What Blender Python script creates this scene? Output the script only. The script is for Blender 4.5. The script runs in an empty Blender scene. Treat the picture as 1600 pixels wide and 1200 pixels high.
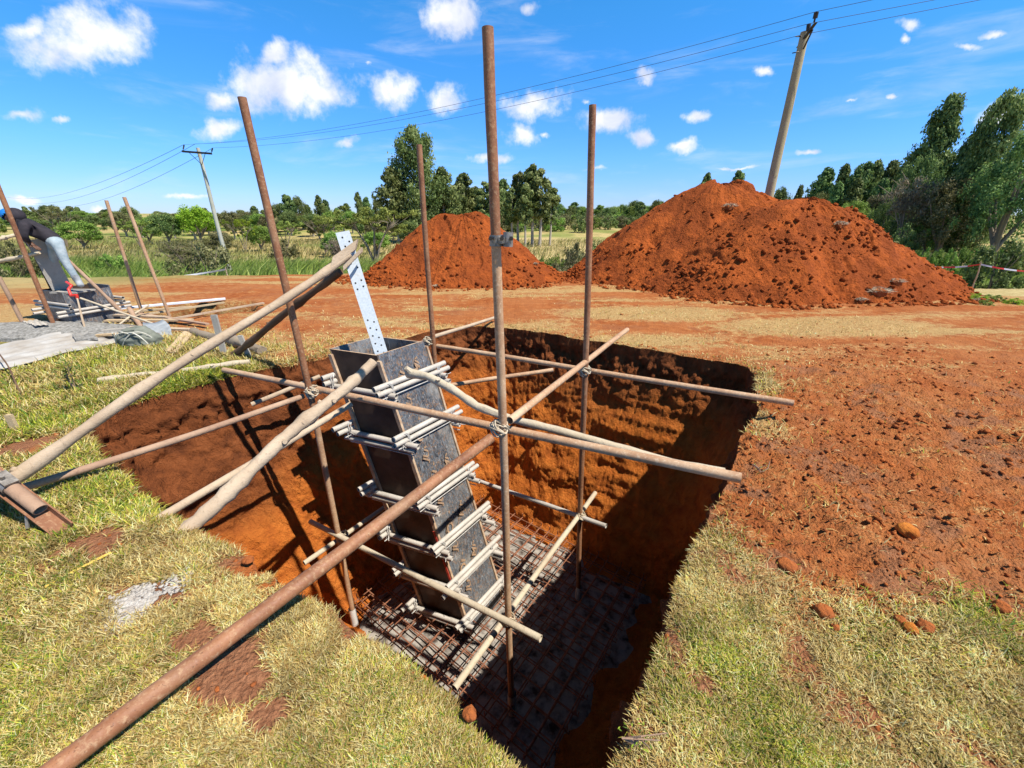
import bpy, math, random
import numpy as np
from mathutils import Vector, Matrix
random.seed(7); RNG = np.random.default_rng(7)
SC = bpy.context.scene
COL = SC.collection
# ------------------------------------------------------------------ camera
F = 637.0; PITCH = math.atan(265/637.0); H = 1.7
cam = bpy.data.cameras.new('camera'); camo = bpy.data.objects.new('camera', cam); COL.objects.link(camo)
camo.location = (0, 0, H); camo.rotation_euler = (math.pi/2 - PITCH, 0, 0)
cam.sensor_width = 36; cam.lens = F/1600*36; cam.clip_start = .05; cam.clip_end = 5000
SC.camera = camo
SC.render.resolution_x = 1024; SC.render.resolution_y = 768
# ------------------------------------------------------------------ world, sun, exposure
SUN_TRAVEL = Vector((-.565, .27, -1.0)).normalized()
to_sun = -SUN_TRAVEL
SC.view_settings.view_transform = 'Standard'; SC.view_settings.look = 'None'
SC.view_settings.exposure = 0.48; SC.view_settings.gamma = 1.0
SC.cycles.use_denoising = True
SC.cycles.max_bounces = 6; SC.cycles.diffuse_bounces = 1; SC.cycles.transparent_max_bounces = 6
sun = bpy.data.lights.new('sun', 'SUN'); sun.energy = 5.0; sun.angle = math.radians(.55); sun.color = (1.0, .955, .88)
suno = bpy.data.objects.new('sun', sun); COL.objects.link(suno)
suno.rotation_euler = SUN_TRAVEL.to_track_quat('-Z', 'Y').to_euler(); suno.location = (20, -8, 30)

_c, _s = math.cos(PITCH), math.sin(PITCH)
def ray(u, v):
    x = (u-800)/F; y = -(v-600)/F
    return Vector((x, _c+y*_s, -_s+y*_c))
def G(u, v, z=0.0):                                   # photograph point on a level plane
    d = ray(u, v); t = (z-H)/d.z
    return Vector((d.x*t, d.y*t, z))
def V(u, v, Y):                                       # photograph point at distance Y
    d = ray(u, v); t = Y/d.y
    return Vector((d.x*t, Y, H+d.z*t))

world = bpy.data.worlds.new('World'); SC.world = world; world.use_nodes = True
def build_world():
    nt = world.node_tree; nt.nodes.clear(); N = nt.nodes; L = nt.links
    out = N.new('ShaderNodeOutputWorld')
    sky = N.new('ShaderNodeTexSky'); sky.sky_type = 'NISHITA'; sky.sun_disc = False
    sky.sun_elevation = math.asin(to_sun.z); sky.sun_rotation = math.atan2(to_sun.x, to_sun.y)
    sky.altitude = 1800; sky.air_density = 1.0; sky.dust_density = .25; sky.ozone_density = 3.0
    hsv = N.new('ShaderNodeHueSaturation'); hsv.inputs['Saturation'].default_value = 1.32; hsv.inputs['Hue'].default_value = .493
    L.new(sky.outputs[0], hsv.inputs['Color'])
    tint = N.new('ShaderNodeMixRGB'); tint.blend_type = 'MULTIPLY'; tint.inputs[0].default_value = 1
    L.new(hsv.outputs[0], tint.inputs[1])
    tcz = N.new('ShaderNodeTexCoord'); sz = N.new('ShaderNodeSeparateXYZ'); L.new(tcz.outputs['Generated'], sz.inputs[0]); er = N.new('ShaderNodeValToRGB'); L.new(sz.outputs['Z'], er.inputs[0])
    stops = [(0, (.40, .41, .60)), (.05, (.50, .49, .70)), (.11, (.60, .62, .81)), (.34, (.93, .93, .93)), (.42, (.93, .93, .93)), (.62, (.28, .31, .32)), (1, (.14, .16, .17))]
    while len(er.color_ramp.elements) < len(stops): er.color_ramp.elements.new(.5)
    for el, (p, c) in zip(er.color_ramp.elements, stops): el.position = p; el.color = (*c, 1)
    gain = N.new('ShaderNodeMixRGB'); gain.blend_type = 'MULTIPLY'; gain.inputs[0].default_value = 1; gain.inputs[2].default_value = (1.02, 1.24, 1.38, 1)
    L.new(er.outputs[0], gain.inputs[1]); L.new(gain.outputs[0], tint.inputs[2])
    bg = N.new('ShaderNodeBackground'); bg.inputs[1].default_value = .135; L.new(tint.outputs[0], bg.inputs[0])
    geo = N.new('ShaderNodeTexCoord')
    n1 = N.new('ShaderNodeTexNoise'); n1.inputs['Scale'].default_value = 9; n1.inputs['Detail'].default_value = 9; n1.inputs['Roughness'].default_value = .62
    L.new(geo.outputs['Generated'], n1.inputs['Vector'])
    sub = N.new('ShaderNodeVectorMath'); sub.operation = 'SUBTRACT'; sub.inputs[1].default_value = (.5, .5, .5); L.new(n1.outputs['Color'], sub.inputs[0])
    sc = N.new('ShaderNodeVectorMath'); sc.operation = 'SCALE'; sc.inputs['Scale'].default_value = .055; L.new(sub.outputs[0], sc.inputs[0])
    add = N.new('ShaderNodeVectorMath'); add.operation = 'ADD'; L.new(geo.outputs['Generated'], add.inputs[0]); L.new(sc.outputs[0], add.inputs[1])
    clouds = [(140,62,112,52,1.25),(40,38,60,24,.7),(455,132,100,46,1.3),(425,88,30,26,1.0),(356,156,30,20,.9),(342,200,42,19,1.0),(500,150,60,34,1.1),
      (615,146,42,34,1.1),(692,152,38,26,1.0),(705,28,52,44,1.25),(828,10,20,17,.9),(838,163,56,30,1.1),(818,211,36,18,1.05),(856,212,12,9,.6),
      (763,247,38,11,1.0),(955,189,52,22,1.1),(1010,116,22,15,.9),(1008,215,34,18,1.0),(1064,232,32,15,1.0),(1090,182,30,12,.85),(1188,117,20,10,.8),
      (1417,42,28,16,.75),(1410,66,14,9,.6),(1505,68,30,10,.75),(1555,50,40,12,.7),(540,220,36,10,.45),(30,180,55,13,.5),(100,188,22,7,.4),(38,309,34,8,.7),(15,340,60,16,.6),
      (1266,238,28,7,.75),(1565,182,46,26,.9),(150,320,16,6,.6),(1330,161,13,5,.5),(1386,155,13,6,.55),(930,265,30,6,.5),(290,310,80,7,.35),(1150,262,70,5,.3),(572,102,10,7,.35),(915,160,14,8,.4)]
    prev = None
    for (u, v, w, h, a) in clouds:
        c0 = ray(u, v).normalized(); r = (ray(u+w, v).normalized()-ray(u-w, v).normalized())/2; up = (ray(u, v-h).normalized()-ray(u, v+h).normalized())/2
        r *= 1.10; up *= 1.15; rr_, uu_, ru_ = r.dot(r), up.dot(up), r.dot(up); det = rr_*uu_-ru_*ru_
        d1 = (r*uu_-up*ru_)/det; d2 = (up*rr_-r*ru_)/det
        comb = N.new('ShaderNodeCombineXYZ')
        for k, (ax, s) in enumerate(((d1, 1.0), (d2, 1.0))):
            d = N.new('ShaderNodeVectorMath'); d.operation = 'DOT_PRODUCT'; d.inputs[1].default_value = ax/s; L.new(add.outputs[0], d.inputs[0])
            m = N.new('ShaderNodeMath'); m.operation = 'SUBTRACT'; m.inputs[1].default_value = c0.dot(ax)/s; L.new(d.outputs['Value'], m.inputs[0])
            L.new(m.outputs[0], comb.inputs[k])
        dz = N.new('ShaderNodeVectorMath'); dz.operation = 'LENGTH'; L.new(comb.outputs[0], dz.inputs[0])
        f = N.new('ShaderNodeMath'); f.operation = 'MULTIPLY_ADD'; f.inputs[1].default_value = -1.0; f.inputs[2].default_value = .55+.45*a; L.new(dz.outputs['Value'], f.inputs[0])
        fy = N.new('ShaderNodeCombineXYZ')
        if prev is None: prev = f.outputs[0]
        else:
            mx = N.new('ShaderNodeMath'); mx.operation = 'MAXIMUM'; L.new(prev, mx.inputs[0]); L.new(f.outputs[0], mx.inputs[1]); prev = mx.outputs[0]
    n2 = N.new('ShaderNodeTexNoise'); n2.inputs['Scale'].default_value = 22; n2.inputs['Detail'].default_value = 10; n2.inputs['Roughness'].default_value = .6
    L.new(geo.outputs['Generated'], n2.inputs['Vector'])
    ns = N.new('ShaderNodeMath'); ns.operation = 'MULTIPLY_ADD'; ns.inputs[1].default_value = 1.9; ns.inputs[2].default_value = -1.0; L.new(n2.outputs['Fac'], ns.inputs[0])
    fs = N.new('ShaderNodeMath'); fs.operation = 'ADD'; L.new(prev, fs.inputs[0]); L.new(ns.outputs[0], fs.inputs[1])
    mr = N.new('ShaderNodeMapRange'); mr.interpolation_type = 'SMOOTHSTEP'; mr.inputs['From Min'].default_value = .0; mr.inputs['From Max'].default_value = .80
    mr.inputs['To Max'].default_value = .97; L.new(fs.outputs[0], mr.inputs['Value'])
    mpw = N.new('ShaderNodeMapping'); mpw.inputs['Scale'].default_value = (1.6, 1.6, 9.0); L.new(geo.outputs['Generated'], mpw.inputs[0])
    nw = N.new('ShaderNodeTexNoise'); nw.inputs['Scale'].default_value = 2.2; nw.inputs['Detail'].default_value = 8; nw.inputs['Roughness'].default_value = .6; nw.inputs['Distortion'].default_value = .5; L.new(mpw.outputs[0], nw.inputs['Vector'])
    wr = N.new('ShaderNodeMapRange'); wr.interpolation_type = 'SMOOTHSTEP'; wr.inputs['From Min'].default_value = .50; wr.inputs['From Max'].default_value = .80; wr.inputs['To Max'].default_value = .30; L.new(nw.outputs['Fac'], wr.inputs['Value'])
    mxw = N.new('ShaderNodeMath'); mxw.operation = 'MAXIMUM'; L.new(mr.outputs[0], mxw.inputs[0]); L.new(wr.outputs[0], mxw.inputs[1])
    n3 = N.new('ShaderNodeTexNoise'); n3.inputs['Scale'].default_value = 14; n3.inputs['Detail'].default_value = 5; n3.inputs['Distortion'].default_value = .6
    L.new(geo.outputs['Generated'], n3.inputs['Vector'])
    cr = N.new('ShaderNodeValToRGB'); e = cr.color_ramp.elements
    e[0].position = .34; e[0].color = (.52, .57, .70, 1); e[1].position = .56; e[1].color = (.80, .80, .80, 1)
    L.new(n3.outputs['Fac'], cr.inputs[0])
    bgc = N.new('ShaderNodeBackground'); bgc.inputs[1].default_value = 1.0; L.new(cr.outputs[0], bgc.inputs[0])
    mix = N.new('ShaderNodeMixShader'); L.new(mxw.outputs[0], mix.inputs[0]); L.new(bg.outputs[0], mix.inputs[1]); L.new(bgc.outputs[0], mix.inputs[2])
    L.new(mix.outputs[0], out.inputs[0])
build_world()

# ------------------------------------------------------------------ helpers
def hsh(ix, iy, iz):
    h = (ix.astype(np.int64)*374761393 + iy.astype(np.int64)*668265263 + iz.astype(np.int64)*2147483647) & 0xffffffff
    h = ((h ^ (h >> 13))*1274126177) & 0xffffffff
    h = ((h ^ (h >> 16))*2246822519) & 0xffffffff
    return ((h ^ (h >> 15)) & 0xffffff)/float(0xffffff)
def vn(x, y, z=0.0):
    x = np.asarray(x, float); y = np.asarray(y, float); z = np.zeros_like(x)+z
    ix, iy, iz = np.floor(x), np.floor(y), np.floor(z); fx, fy, fz = x-ix, y-iy, z-iz
    fx = fx*fx*(3-2*fx); fy = fy*fy*(3-2*fy); fz = fz*fz*(3-2*fz); r = 0
    for a in (0, 1):
        for b in (0, 1):
            for c in (0, 1):
                r = r + hsh(ix+a, iy+b, iz+c)*(fx if a else 1-fx)*(fy if b else 1-fy)*(fz if c else 1-fz)
    return r
def fbm(x, y, z=0.0, o=4, g=.5):
    r = 0; a = 1; t = 0; f = 1
    x = np.asarray(x, float); y = np.asarray(y, float); z = np.zeros_like(x)+z
    for k in range(o):
        r = r+a*vn(x*f+k*17.3, y*f-k*9.1, z*f+k*5.7); t += a; a *= g; f *= 2.03
    return r/t-.5
def sstep(a, b, x):
    t = np.clip((x-a)/(b-a), 0, 1); return t*t*(3-2*t)

def mesh_obj(name, verts, faces, mats, parent=None, smooth=True, midx=None, loc=None):
    me = bpy.data.meshes.new(name)
    vs = np.asarray(verts, dtype=np.float64).reshape(-1, 3)
    if loc is not None: vs = vs-np.array(loc)
    if isinstance(faces, np.ndarray):
        k = faces.shape[1]; me.vertices.add(len(vs)); me.vertices.foreach_set('co', vs.ravel())
        me.loops.add(faces.size); me.loops.foreach_set('vertex_index', faces.ravel().astype(np.int32))
        me.polygons.add(len(faces)); me.polygons.foreach_set('loop_start', (np.arange(len(faces))*k).astype(np.int32))
        me.polygons.foreach_set('loop_total', np.full(len(faces), k, dtype=np.int32)); me.update(calc_edges=True)
    else:
        me.from_pydata(vs.tolist(), [], [list(f) for f in faces]); me.update()
    for m in (mats if isinstance(mats, (list, tuple)) else [mats]): me.materials.append(m)
    if smooth: me.polygons.foreach_set('use_smooth', np.ones(len(me.polygons), dtype=bool))
    if midx is not None: me.polygons.foreach_set('material_index', np.asarray(midx, dtype=np.int32))
    ob = bpy.data.objects.new(name, me); COL.objects.link(ob)
    if loc is not None: ob.location = loc
    if parent is not None: ob.parent = parent
    return ob
def tag(o, label=None, cat=None, group=None, kind=None):
    if label: o['label'] = label
    if cat: o['category'] = cat
    if group: o['group'] = group
    if kind: o['kind'] = kind
    return o
def empty(name, loc=(0, 0, 0)):
    o = bpy.data.objects.new(name, None); o.empty_display_size = .1; o.location = loc; COL.objects.link(o); return o

class MB:
    def __init__(s): s.v = []; s.f = []; s.m = []
    def add(s, vs, fs, m=0):
        n = len(s.v); s.v.extend([tuple(p) for p in vs]); s.f.extend([[i+n for i in f] for f in fs]); s.m.extend([m]*len(fs)); return s
    def tube(s, pts, rad, seg=12, cap=True, hollow=False, jit=0.0, m=0, mc=None, flat=1.0):
        pts = [Vector(p) for p in pts]; n = len(pts)
        if not hasattr(rad, '__len__'): rad = [rad]*n
        t0 = (pts[1]-pts[0]).normalized(); ref = Vector((0, 0, 1)) if abs(t0.z) < .9 else Vector((1, 0, 0))
        nx = t0.cross(ref).normalized(); vs = []
        for i, p in enumerate(pts):
            t = (pts[min(i+1, n-1)]-pts[max(i-1, 0)]).normalized()
            nx = (nx-t*nx.dot(t)).normalized(); ny = t.cross(nx)
            for k in range(seg):
                a = 2*math.pi*k/seg; r = rad[i]*(1+jit*(random.random()-.5))
                vs.append(p+nx*(math.cos(a)*r)+ny*(math.sin(a)*r*flat))
        fs = [[i*seg+k, i*seg+(k+1) % seg, (i+1)*seg+(k+1) % seg, (i+1)*seg+k] for i in range(n-1) for k in range(seg)]
        s.add(vs, fs, m)
        if cap:
            for end in (0, n-1):
                ring = vs[end*seg:(end+1)*seg]; c = pts[end]; d = (pts[1]-pts[0]).normalized() if end == 0 else (pts[-2]-pts[-1]).normalized()
                mm = m if mc is None else mc
                if hollow:
                    inner = [c+(q-c)*.84 for q in ring]; deep = [q+d*min(.25, (pts[-1]-pts[0]).length*.4) for q in inner]
                    f1 = [[k, (k+1) % seg, seg+(k+1) % seg, seg+k] for k in range(seg)]
                    s.add(ring+inner, f1, mm); s.add(inner+deep, f1, mm); s.add(deep, [list(range(seg))], mm)
                else: s.add(ring, [list(range(seg))] if end else [list(range(seg))[::-1]], mm)
        return s
    def box(s, c, ax, ay, az, m=0, me=None):             # half-axis vectors
        c = Vector(c); vs = [c+ax*i+ay*j+az*k for i in (-1, 1) for j in (-1, 1) for k in (-1, 1)]
        fs = [[0,1,3,2],[4,6,7,5],[0,4,5,1],[2,3,7,6],[0,2,6,4],[1,5,7,3]]; s.add(vs, fs, m); return s
    def build(s, name, mats, parent=None, smooth=True, loc=None):
        o = mesh_obj(name, s.v, s.f, mats, parent, smooth, s.m, loc)
        if smooth:
            me = o.data
            try: me.set_sharp_from_angle(angle=math.radians(40))
            except Exception: pass
        return o
def densify(p0, p1, n, bend=0.0, seed=0, wob=0.0):
    p0, p1 = Vector(p0), Vector(p1); d = p1-p0; L = d.length
    a = d.cross(Vector((0, 0, 1))); a = a.normalized() if a.length > 1e-4 else Vector((1, 0, 0)); b = d.cross(a).normalized()
    rr = random.Random(seed); ph = rr.random()*6; out = []
    for i in range(n+1):
        t = i/n; p = p0+d*t
        p = p+b*(bend*math.sin(math.pi*t))+a*(wob*math.sin(ph+t*7)*math.sin(math.pi*t)*L)+b*(wob*math.sin(ph*2+t*5)*math.sin(math.pi*t)*L)
        out.append(p)
    return out

# ------------------------------------------------------------------ materials
class NT:
    def __init__(s, name):
        s.mat = bpy.data.materials.new(name); s.mat.use_nodes = True; s.t = s.mat.node_tree; s.N = s.t.nodes; s.L = s.t.links
        s.b = s.N['Principled BSDF']; s.out = s.N['Material Output']; s.tc = s.N.new('ShaderNodeTexCoord')
    def noise(s, scale, detail=5, rough=.55, vec=None, dist=0.0, stretch=None):
        n = s.N.new('ShaderNodeTexNoise'); n.inputs['Scale'].default_value = scale; n.inputs['Detail'].default_value = detail
        n.inputs['Roughness'].default_value = rough; n.inputs['Distortion'].default_value = dist
        v = vec if vec is not None else s.tc.outputs['Object']
        if stretch:
            mp = s.N.new('ShaderNodeMapping'); mp.inputs['Scale'].default_value = stretch; s.L.new(v, mp.inputs[0]); v = mp.outputs[0]
        s.L.new(v, n.inputs['Vector']); return n.outputs['Fac']
    def vor(s, scale, feature='F1', vec=None):
        n = s.N.new('ShaderNodeTexVoronoi'); n.feature = feature; n.inputs['Scale'].default_value = scale
        s.L.new(vec if vec is not None else s.tc.outputs['Object'], n.inputs['Vector']); return n
    def ramp(s, fac, stops):
        r = s.N.new('ShaderNodeValToRGB'); e = r.color_ramp.elements
        while len(e) < len(stops): e.new(.5)
        for el, (p, c) in zip(e, stops): el.position = p; el.color = (c[0], c[1], c[2], 1) if hasattr(c, '__len__') else (c, c, c, 1)
        s.L.new(fac, r.inputs[0]); return r.outputs[0]
    def mix(s, fac, a, b, mode='MIX'):
        m = s.N.new('ShaderNodeMixRGB'); m.blend_type = mode
        for i, x in enumerate((fac, a, b)):
            if isinstance(x, (int, float)): m.inputs[i].default_value = x if i == 0 else (x, x, x, 1)
            elif isinstance(x, tuple): m.inputs[i].default_value = (*x[:3], 1)
            else: s.L.new(x, m.inputs[i])
        return m.outputs[0]
    def math(s, op, a, b=0.0, c=0.0):
        m = s.N.new('ShaderNodeMath'); m.operation = op
        for i, x in enumerate((a, b, c)):
            if isinstance(x, (int, float)): m.inputs[i].default_value = x
            else: s.L.new(x, m.inputs[i])
        return m.outputs[0]
    def rng(s, x, a, b, c=0.0, d=1.0):
        m = s.N.new('ShaderNodeMapRange'); m.interpolation_type = 'SMOOTHSTEP'
        m.inputs['From Min'].default_value = a; m.inputs['From Max'].default_value = b; m.inputs['To Min'].default_value = c; m.inputs['To Max'].default_value = d
        s.L.new(x, m.inputs['Value']); return m.outputs[0]
    def fin(s, col=None, rough=.8, spec=.3, bump=None, dist=.01, strength=.6, metal=0.0):
        if col is not None:
            if isinstance(col, tuple): s.b.inputs['Base Color'].default_value = (*col[:3], 1)
            else: s.L.new(col, s.b.inputs['Base Color'])
        if isinstance(rough, (int, float)): s.b.inputs['Roughness'].default_value = rough
        else: s.L.new(rough, s.b.inputs['Roughness'])
        s.b.inputs['Specular IOR Level'].default_value = spec; s.b.inputs['Metallic'].default_value = metal
        if bump is not None:
            bp = s.N.new('ShaderNodeBump'); bp.inputs['Strength'].default_value = strength; bp.inputs['Distance'].default_value = dist
            s.L.new(bump, bp.inputs['Height']); s.L.new(bp.outputs[0], s.b.inputs['Normal'])
        return s.mat
def simple(name, c1, c2, scale=8, rough=.7, bscale=40, bdist=.003, spec=.3, metal=0.0, stretch=None, lo=.35, hi=.65):
    m = NT(name); n = m.noise(scale, 6, .6, stretch=stretch); col = m.ramp(n, [(lo, c1), (hi, c2)])
    b = m.noise(bscale, 4, .6, stretch=stretch)
    return m.fin(col, rough, spec, b, bdist, .7, metal)

def m_soil(name, fresh=(.42, .115, .024), dark=(.17, .048, .018), scale=1.0, bump=.03, layer=False):
    m = NT(name)
    n1 = m.noise(1.3*scale, 6, .6); n2 = m.noise(9*scale, 8, .65, dist=.4); n3 = m.noise(60*scale, 4, .6)
    c = m.ramp(n2, [(.28, dark), (.52, fresh), (.75, tuple(min(1, x*1.25) for x in fresh))])
    c = m.mix(m.rng(n1, .42, .60), c, m.mix(.7, c, dark))
    c = m.mix(m.rng(n3, .55, .78, 0, .45), c, tuple(x*.55 for x in dark))
    c = m.mix(m.rng(m.noise(140*scale, 2), .62, .72, 0, .35), c, tuple(min(1, x*1.6) for x in fresh))
    v = m.vor(22*scale); vv = m.math('SUBTRACT', 1.0, v.outputs['Distance'])
    h = m.math('ADD', m.math('MULTIPLY', n2, 1.2), m.math('ADD', m.math('MULTIPLY', n3, .5), m.math('MULTIPLY', vv, .35)))
    return m.fin(c, .95, .12, h, bump, .9)
M = {}
M['heap'] = m_soil('red_spoil', fresh=(.38, .090, .018), dark=(.20, .046, .012), scale=1.0, bump=.05)
M['clod'] = m_soil('soil_clod', fresh=(.44, .13, .034), dark=(.25, .075, .026), scale=2.2, bump=.015)
M['orange'] = m_soil('orange_clay', fresh=(.55, .19, .03), dark=(.33, .085, .02), scale=2.0, bump=.012)

def m_wall():
    m = NT('pit_soil')
    n1 = m.noise(1.1, 5, .55); n2 = m.noise(6, 8, .62, dist=.5); n3 = m.noise(30, 6, .65, stretch=(1, 1, .45)); n4 = m.noise(90, 3, .6)
    geo = m.N.new('ShaderNodeNewGeometry'); sep = m.N.new('ShaderNodeSeparateXYZ'); m.L.new(geo.outputs['Position'], sep.inputs[0])
    zz = m.math('ADD', sep.outputs['Z'], m.math('MULTIPLY', m.math('SUBTRACT', n1, .5), .9))
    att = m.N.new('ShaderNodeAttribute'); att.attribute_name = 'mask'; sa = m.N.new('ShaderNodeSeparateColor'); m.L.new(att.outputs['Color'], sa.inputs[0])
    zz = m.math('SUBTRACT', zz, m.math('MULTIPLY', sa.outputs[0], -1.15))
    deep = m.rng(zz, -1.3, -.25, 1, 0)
    orange = m.ramp(n2, [(.25, (.34, .085, .018)), (.5, (.53, .15, .025)), (.78, (.62, .205, .038))])
    top = m.ramp(n2, [(.3, (.11, .035, .014)), (.55, (.22, .068, .022)), (.75, (.30, .10, .035))])
    c = m.mix(deep, top, orange)
    c = m.mix(m.rng(n4, .58, .75, 0, .4), c, (.09, .03, .014))
    h = m.math('ADD', m.math('MULTIPLY', n3, 1.0), m.math('ADD', m.math('MULTIPLY', n2, 1.0), m.math('MULTIPLY', n4, .3)))
    return m.fin(c, .95, .1, h, .05, .95)
M['wall'] = m_wall()

def m_ground():
    m = NT('site_ground')
    geo = m.N.new('ShaderNodeNewGeometry'); P = geo.outputs['Position']
    att = m.N.new('ShaderNodeAttribute'); att.attribute_name = 'mask'; sa = m.N.new('ShaderNodeSeparateColor'); m.L.new(att.outputs['Color'], sa.inputs[0])
    g, s, d = sa.outputs[0], sa.outputs[1], sa.outputs[2]
    nA = m.noise(.9, 6, .6, P); nB = m.noise(7, 8, .65, P, .3); nC = m.noise(38, 5, .65, P); nD = m.noise(150, 3, .6, P)
    fib = m.noise(46, 5, .7, P, 1.5, stretch=(.35, 1.6, 1)); fib2 = m.noise(46, 5, .7, P, 1.5, stretch=(1.5, .5, 1))
    soil = m.ramp(nB, [(.25, (.25, .064, .020)), (.5, (.41, .118, .031)), (.75, (.54, .19, .052))])
    soil = m.mix(m.rng(nC, .50, .74, 0, .6), soil, (.16, .048, .018))
    brown = m.ramp(nC, [(.3, (.20, .08, .038)), (.7, (.44, .20, .10))])
    soil = m.mix(m.rng(nA, .34, .62, 0, .42), soil, (.52, .22, .08)); soil = m.mix(d, soil, brown)
    straw = m.ramp(fib, [(.3, (.28, .13, .045)), (.5, (.50, .31, .12)), (.68, (.68, .50, .23))])
    green = m.ramp(fib2, [(.3, (.12, .085, .028)), (.5, (.26, .23, .06)), (.7, (.42, .37, .13))])
    ks = m.rng(m.math('ADD', s, m.math('MULTIPLY', m.math('SUBTRACT', m.math('ADD', m.math('MULTIPLY', nB, .5), m.math('MULTIPLY', fib, .6)), .55), 3.4)), .25, .80)
    kg = m.rng(m.math('ADD', g, m.math('MULTIPLY', m.math('SUBTRACT', m.math('ADD', m.math('MULTIPLY', nB, .45), m.math('MULTIPLY', fib2, .6)), .525), 2.2)), .40, .60)
    c = m.mix(ks, soil, straw); c = m.mix(kg, c, green)
    # far fields, by distance
    ln = m.N.new('ShaderNodeVectorMath'); ln.operation = 'LENGTH'; m.L.new(P, ln.inputs[0])
    far = m.rng(ln.outputs['Value'], 13.5, 18.0)
    nF = m.noise(.055, 3, .5, P, .4); nG = m.noise(.5, 6, .65, P); nH = m.noise(3.5, 6, .7, P)
    fld = m.ramp(nF, [(.36, (.16, .21, .045)), (.46, (.30, .30, .09)), (.52, (.50, .39, .16)), (.62, (.46, .33, .14)), (.70, (.20, .25, .06))])
    fld = m.mix(m.rng(nG, .4, .7, 0, .55), fld, (.17, .17, .05)); fld = m.mix(m.rng(nH, .5, .75, 0, .5), fld, (.10, .11, .035))
    att2 = m.N.new('ShaderNodeAttribute'); att2.attribute_name = 'field'; sb = m.N.new('ShaderNodeSeparateColor'); m.L.new(att2.outputs['Color'], sb.inputs[0])
    gold = m.ramp(nH, [(.3, (.42, .30, .12)), (.7, (.62, .50, .24))])
    fld = m.mix(sb.outputs[0], fld, gold)
    lime = m.ramp(nH, [(.3, (.17, .27, .04)), (.7, (.34, .44, .09))])
    fld = m.mix(sb.outputs[1], fld, lime)
    c = m.mix(far, c, fld)
    v = m.vor(55, vec=P); h = m.math('ADD', m.math('MULTIPLY', nC, 1.0), m.math('ADD', m.math('MULTIPLY', nD, .45), m.math('ADD', m.math('MULTIPLY', nB, .8), m.math('MULTIPLY', v.outputs['Distance'], -.5))))
    return m.fin(c, .95, .1, h, .028, .95)
M['ground'] = m_ground()

def m_tube(name, a, b, dust):
    m = NT(name); n1 = m.noise(5, 6, .65, stretch=(1, 1, 1)); n2 = m.noise(45, 6, .7); n3 = m.noise(2.2, 3, .5)
    c = m.ramp(n1, [(.3, a), (.65, b)]); c = m.mix(m.rng(n2, .48, .72, 0, .65), c, dust); c = m.mix(m.rng(n3, .5, .75, 0, .45), c, dust)
    c = m.mix(m.rng(m.noise(120, 2), .62, .7, 0, .5), c, tuple(x*.35 for x in a))
    return m.fin(c, m.rng(n2, .3, .7, .45, .8), .35, n2, .0025, .7)
M['rust'] = m_tube('rusty_tube', (.19, .075, .035), (.34, .15, .07), (.50, .33, .19))
M['rustpale'] = m_tube('dusty_rusty_tube', (.36, .19, .10), (.52, .32, .18), (.70, .54, .36))
M['palepipe'] = m_tube('cement_coated_pipe', (.38, .34, .28), (.54, .48, .41), (.66, .61, .53))
def m_wood(name, a, b, c3, sc=1.0):
    m = NT(name); n1 = m.noise(3*sc, 5, .6); n2 = m.noise(30*sc, 6, .7, dist=1.0); n3 = m.noise(11*sc, 4, .6, dist=2)
    c = m.ramp(n1, [(.3, a), (.7, b)]); c = m.mix(m.rng(n2, .5, .75, 0, .6), c, c3); c = m.mix(m.rng(n3, .64, .72, 0, .6), c, tuple(x*.45 for x in a))
    h = m.math('ADD', n2, m.math('MULTIPLY', n3, .7)); return m.fin(c, .8, .2, h, .006, .8)
M['timber'] = m_wood('stripped_timber', (.40, .29, .19), (.55, .43, .30), (.27, .18, .12))
M['timberpale'] = m_wood('pale_branch', (.46, .37, .25), (.60, .51, .37), (.30, .22, .14))
M['timberbrown'] = m_wood('weathered_timber', (.33, .20, .13), (.47, .32, .21), (.22, .12, .08))
M['timberdark'] = m_wood('dark_timber', (.10, .055, .03), (.20, .12, .07), (.06, .035, .02))
M['lumber'] = m_wood('sawn_board', (.48, .34, .19), (.60, .46, .28), (.38, .26, .14))
M['greyboard'] = m_wood('grey_board', (.36, .33, .28), (.48, .43, .36), (.25, .2, .16))
M['bark'] = m_wood('bark', (.20, .15, .10), (.32, .26, .19), (.10, .07, .045), .5)
M['barkpale'] = m_wood('pale_bark', (.34, .29, .22), (.50, .44, .35), (.18, .13, .09), .4)
M['utility'] = m_wood('utility_pole_wood', (.34, .29, .17), (.46, .40, .24), (.22, .16, .09), .5)
M['utilpale'] = m_wood('weathered_utility_wood', (.42, .40, .32), (.56, .54, .44), (.28, .25, .18), .5)
M['rope'] = simple('sisal_tie', (.42, .32, .2), (.62, .52, .38), 40, .8)
M['darkmetal'] = simple('dark_metal', (.03, .027, .025), (.09, .075, .06), 12, .5, metal=.6)
M['clampmetal'] = simple('worn_steel', (.16, .14, .12), (.42, .38, .33), 25, .45, metal=.5)
M['wire'] = simple('wire', (.03, .03, .035), (.06, .06, .065), 3, .6)
M['tiewire'] = simple('tie_wire', (.45, .42, .38), (.65, .62, .56), 30, .5, metal=.2)
def m_galv():
    m = NT('galvanised_steel'); v = m.vor(55); n = m.noise(6, 5, .6); n2 = m.noise(3.5, 4, .6, dist=1)
    c = m.ramp(v.outputs['Distance'], [(.0, (.50, .56, .59)), (.8, (.64, .69, .71))]); c = m.mix(m.rng(n, .4, .7, 0, .4), c, (.68, .72, .72))
    c = m.mix(m.rng(n2, .6, .72, 0, .6), c, (.60, .47, .31))
    return m.fin(c, .55, .5, n, .001, .4, .0)
M['galv'] = m_galv()
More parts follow.
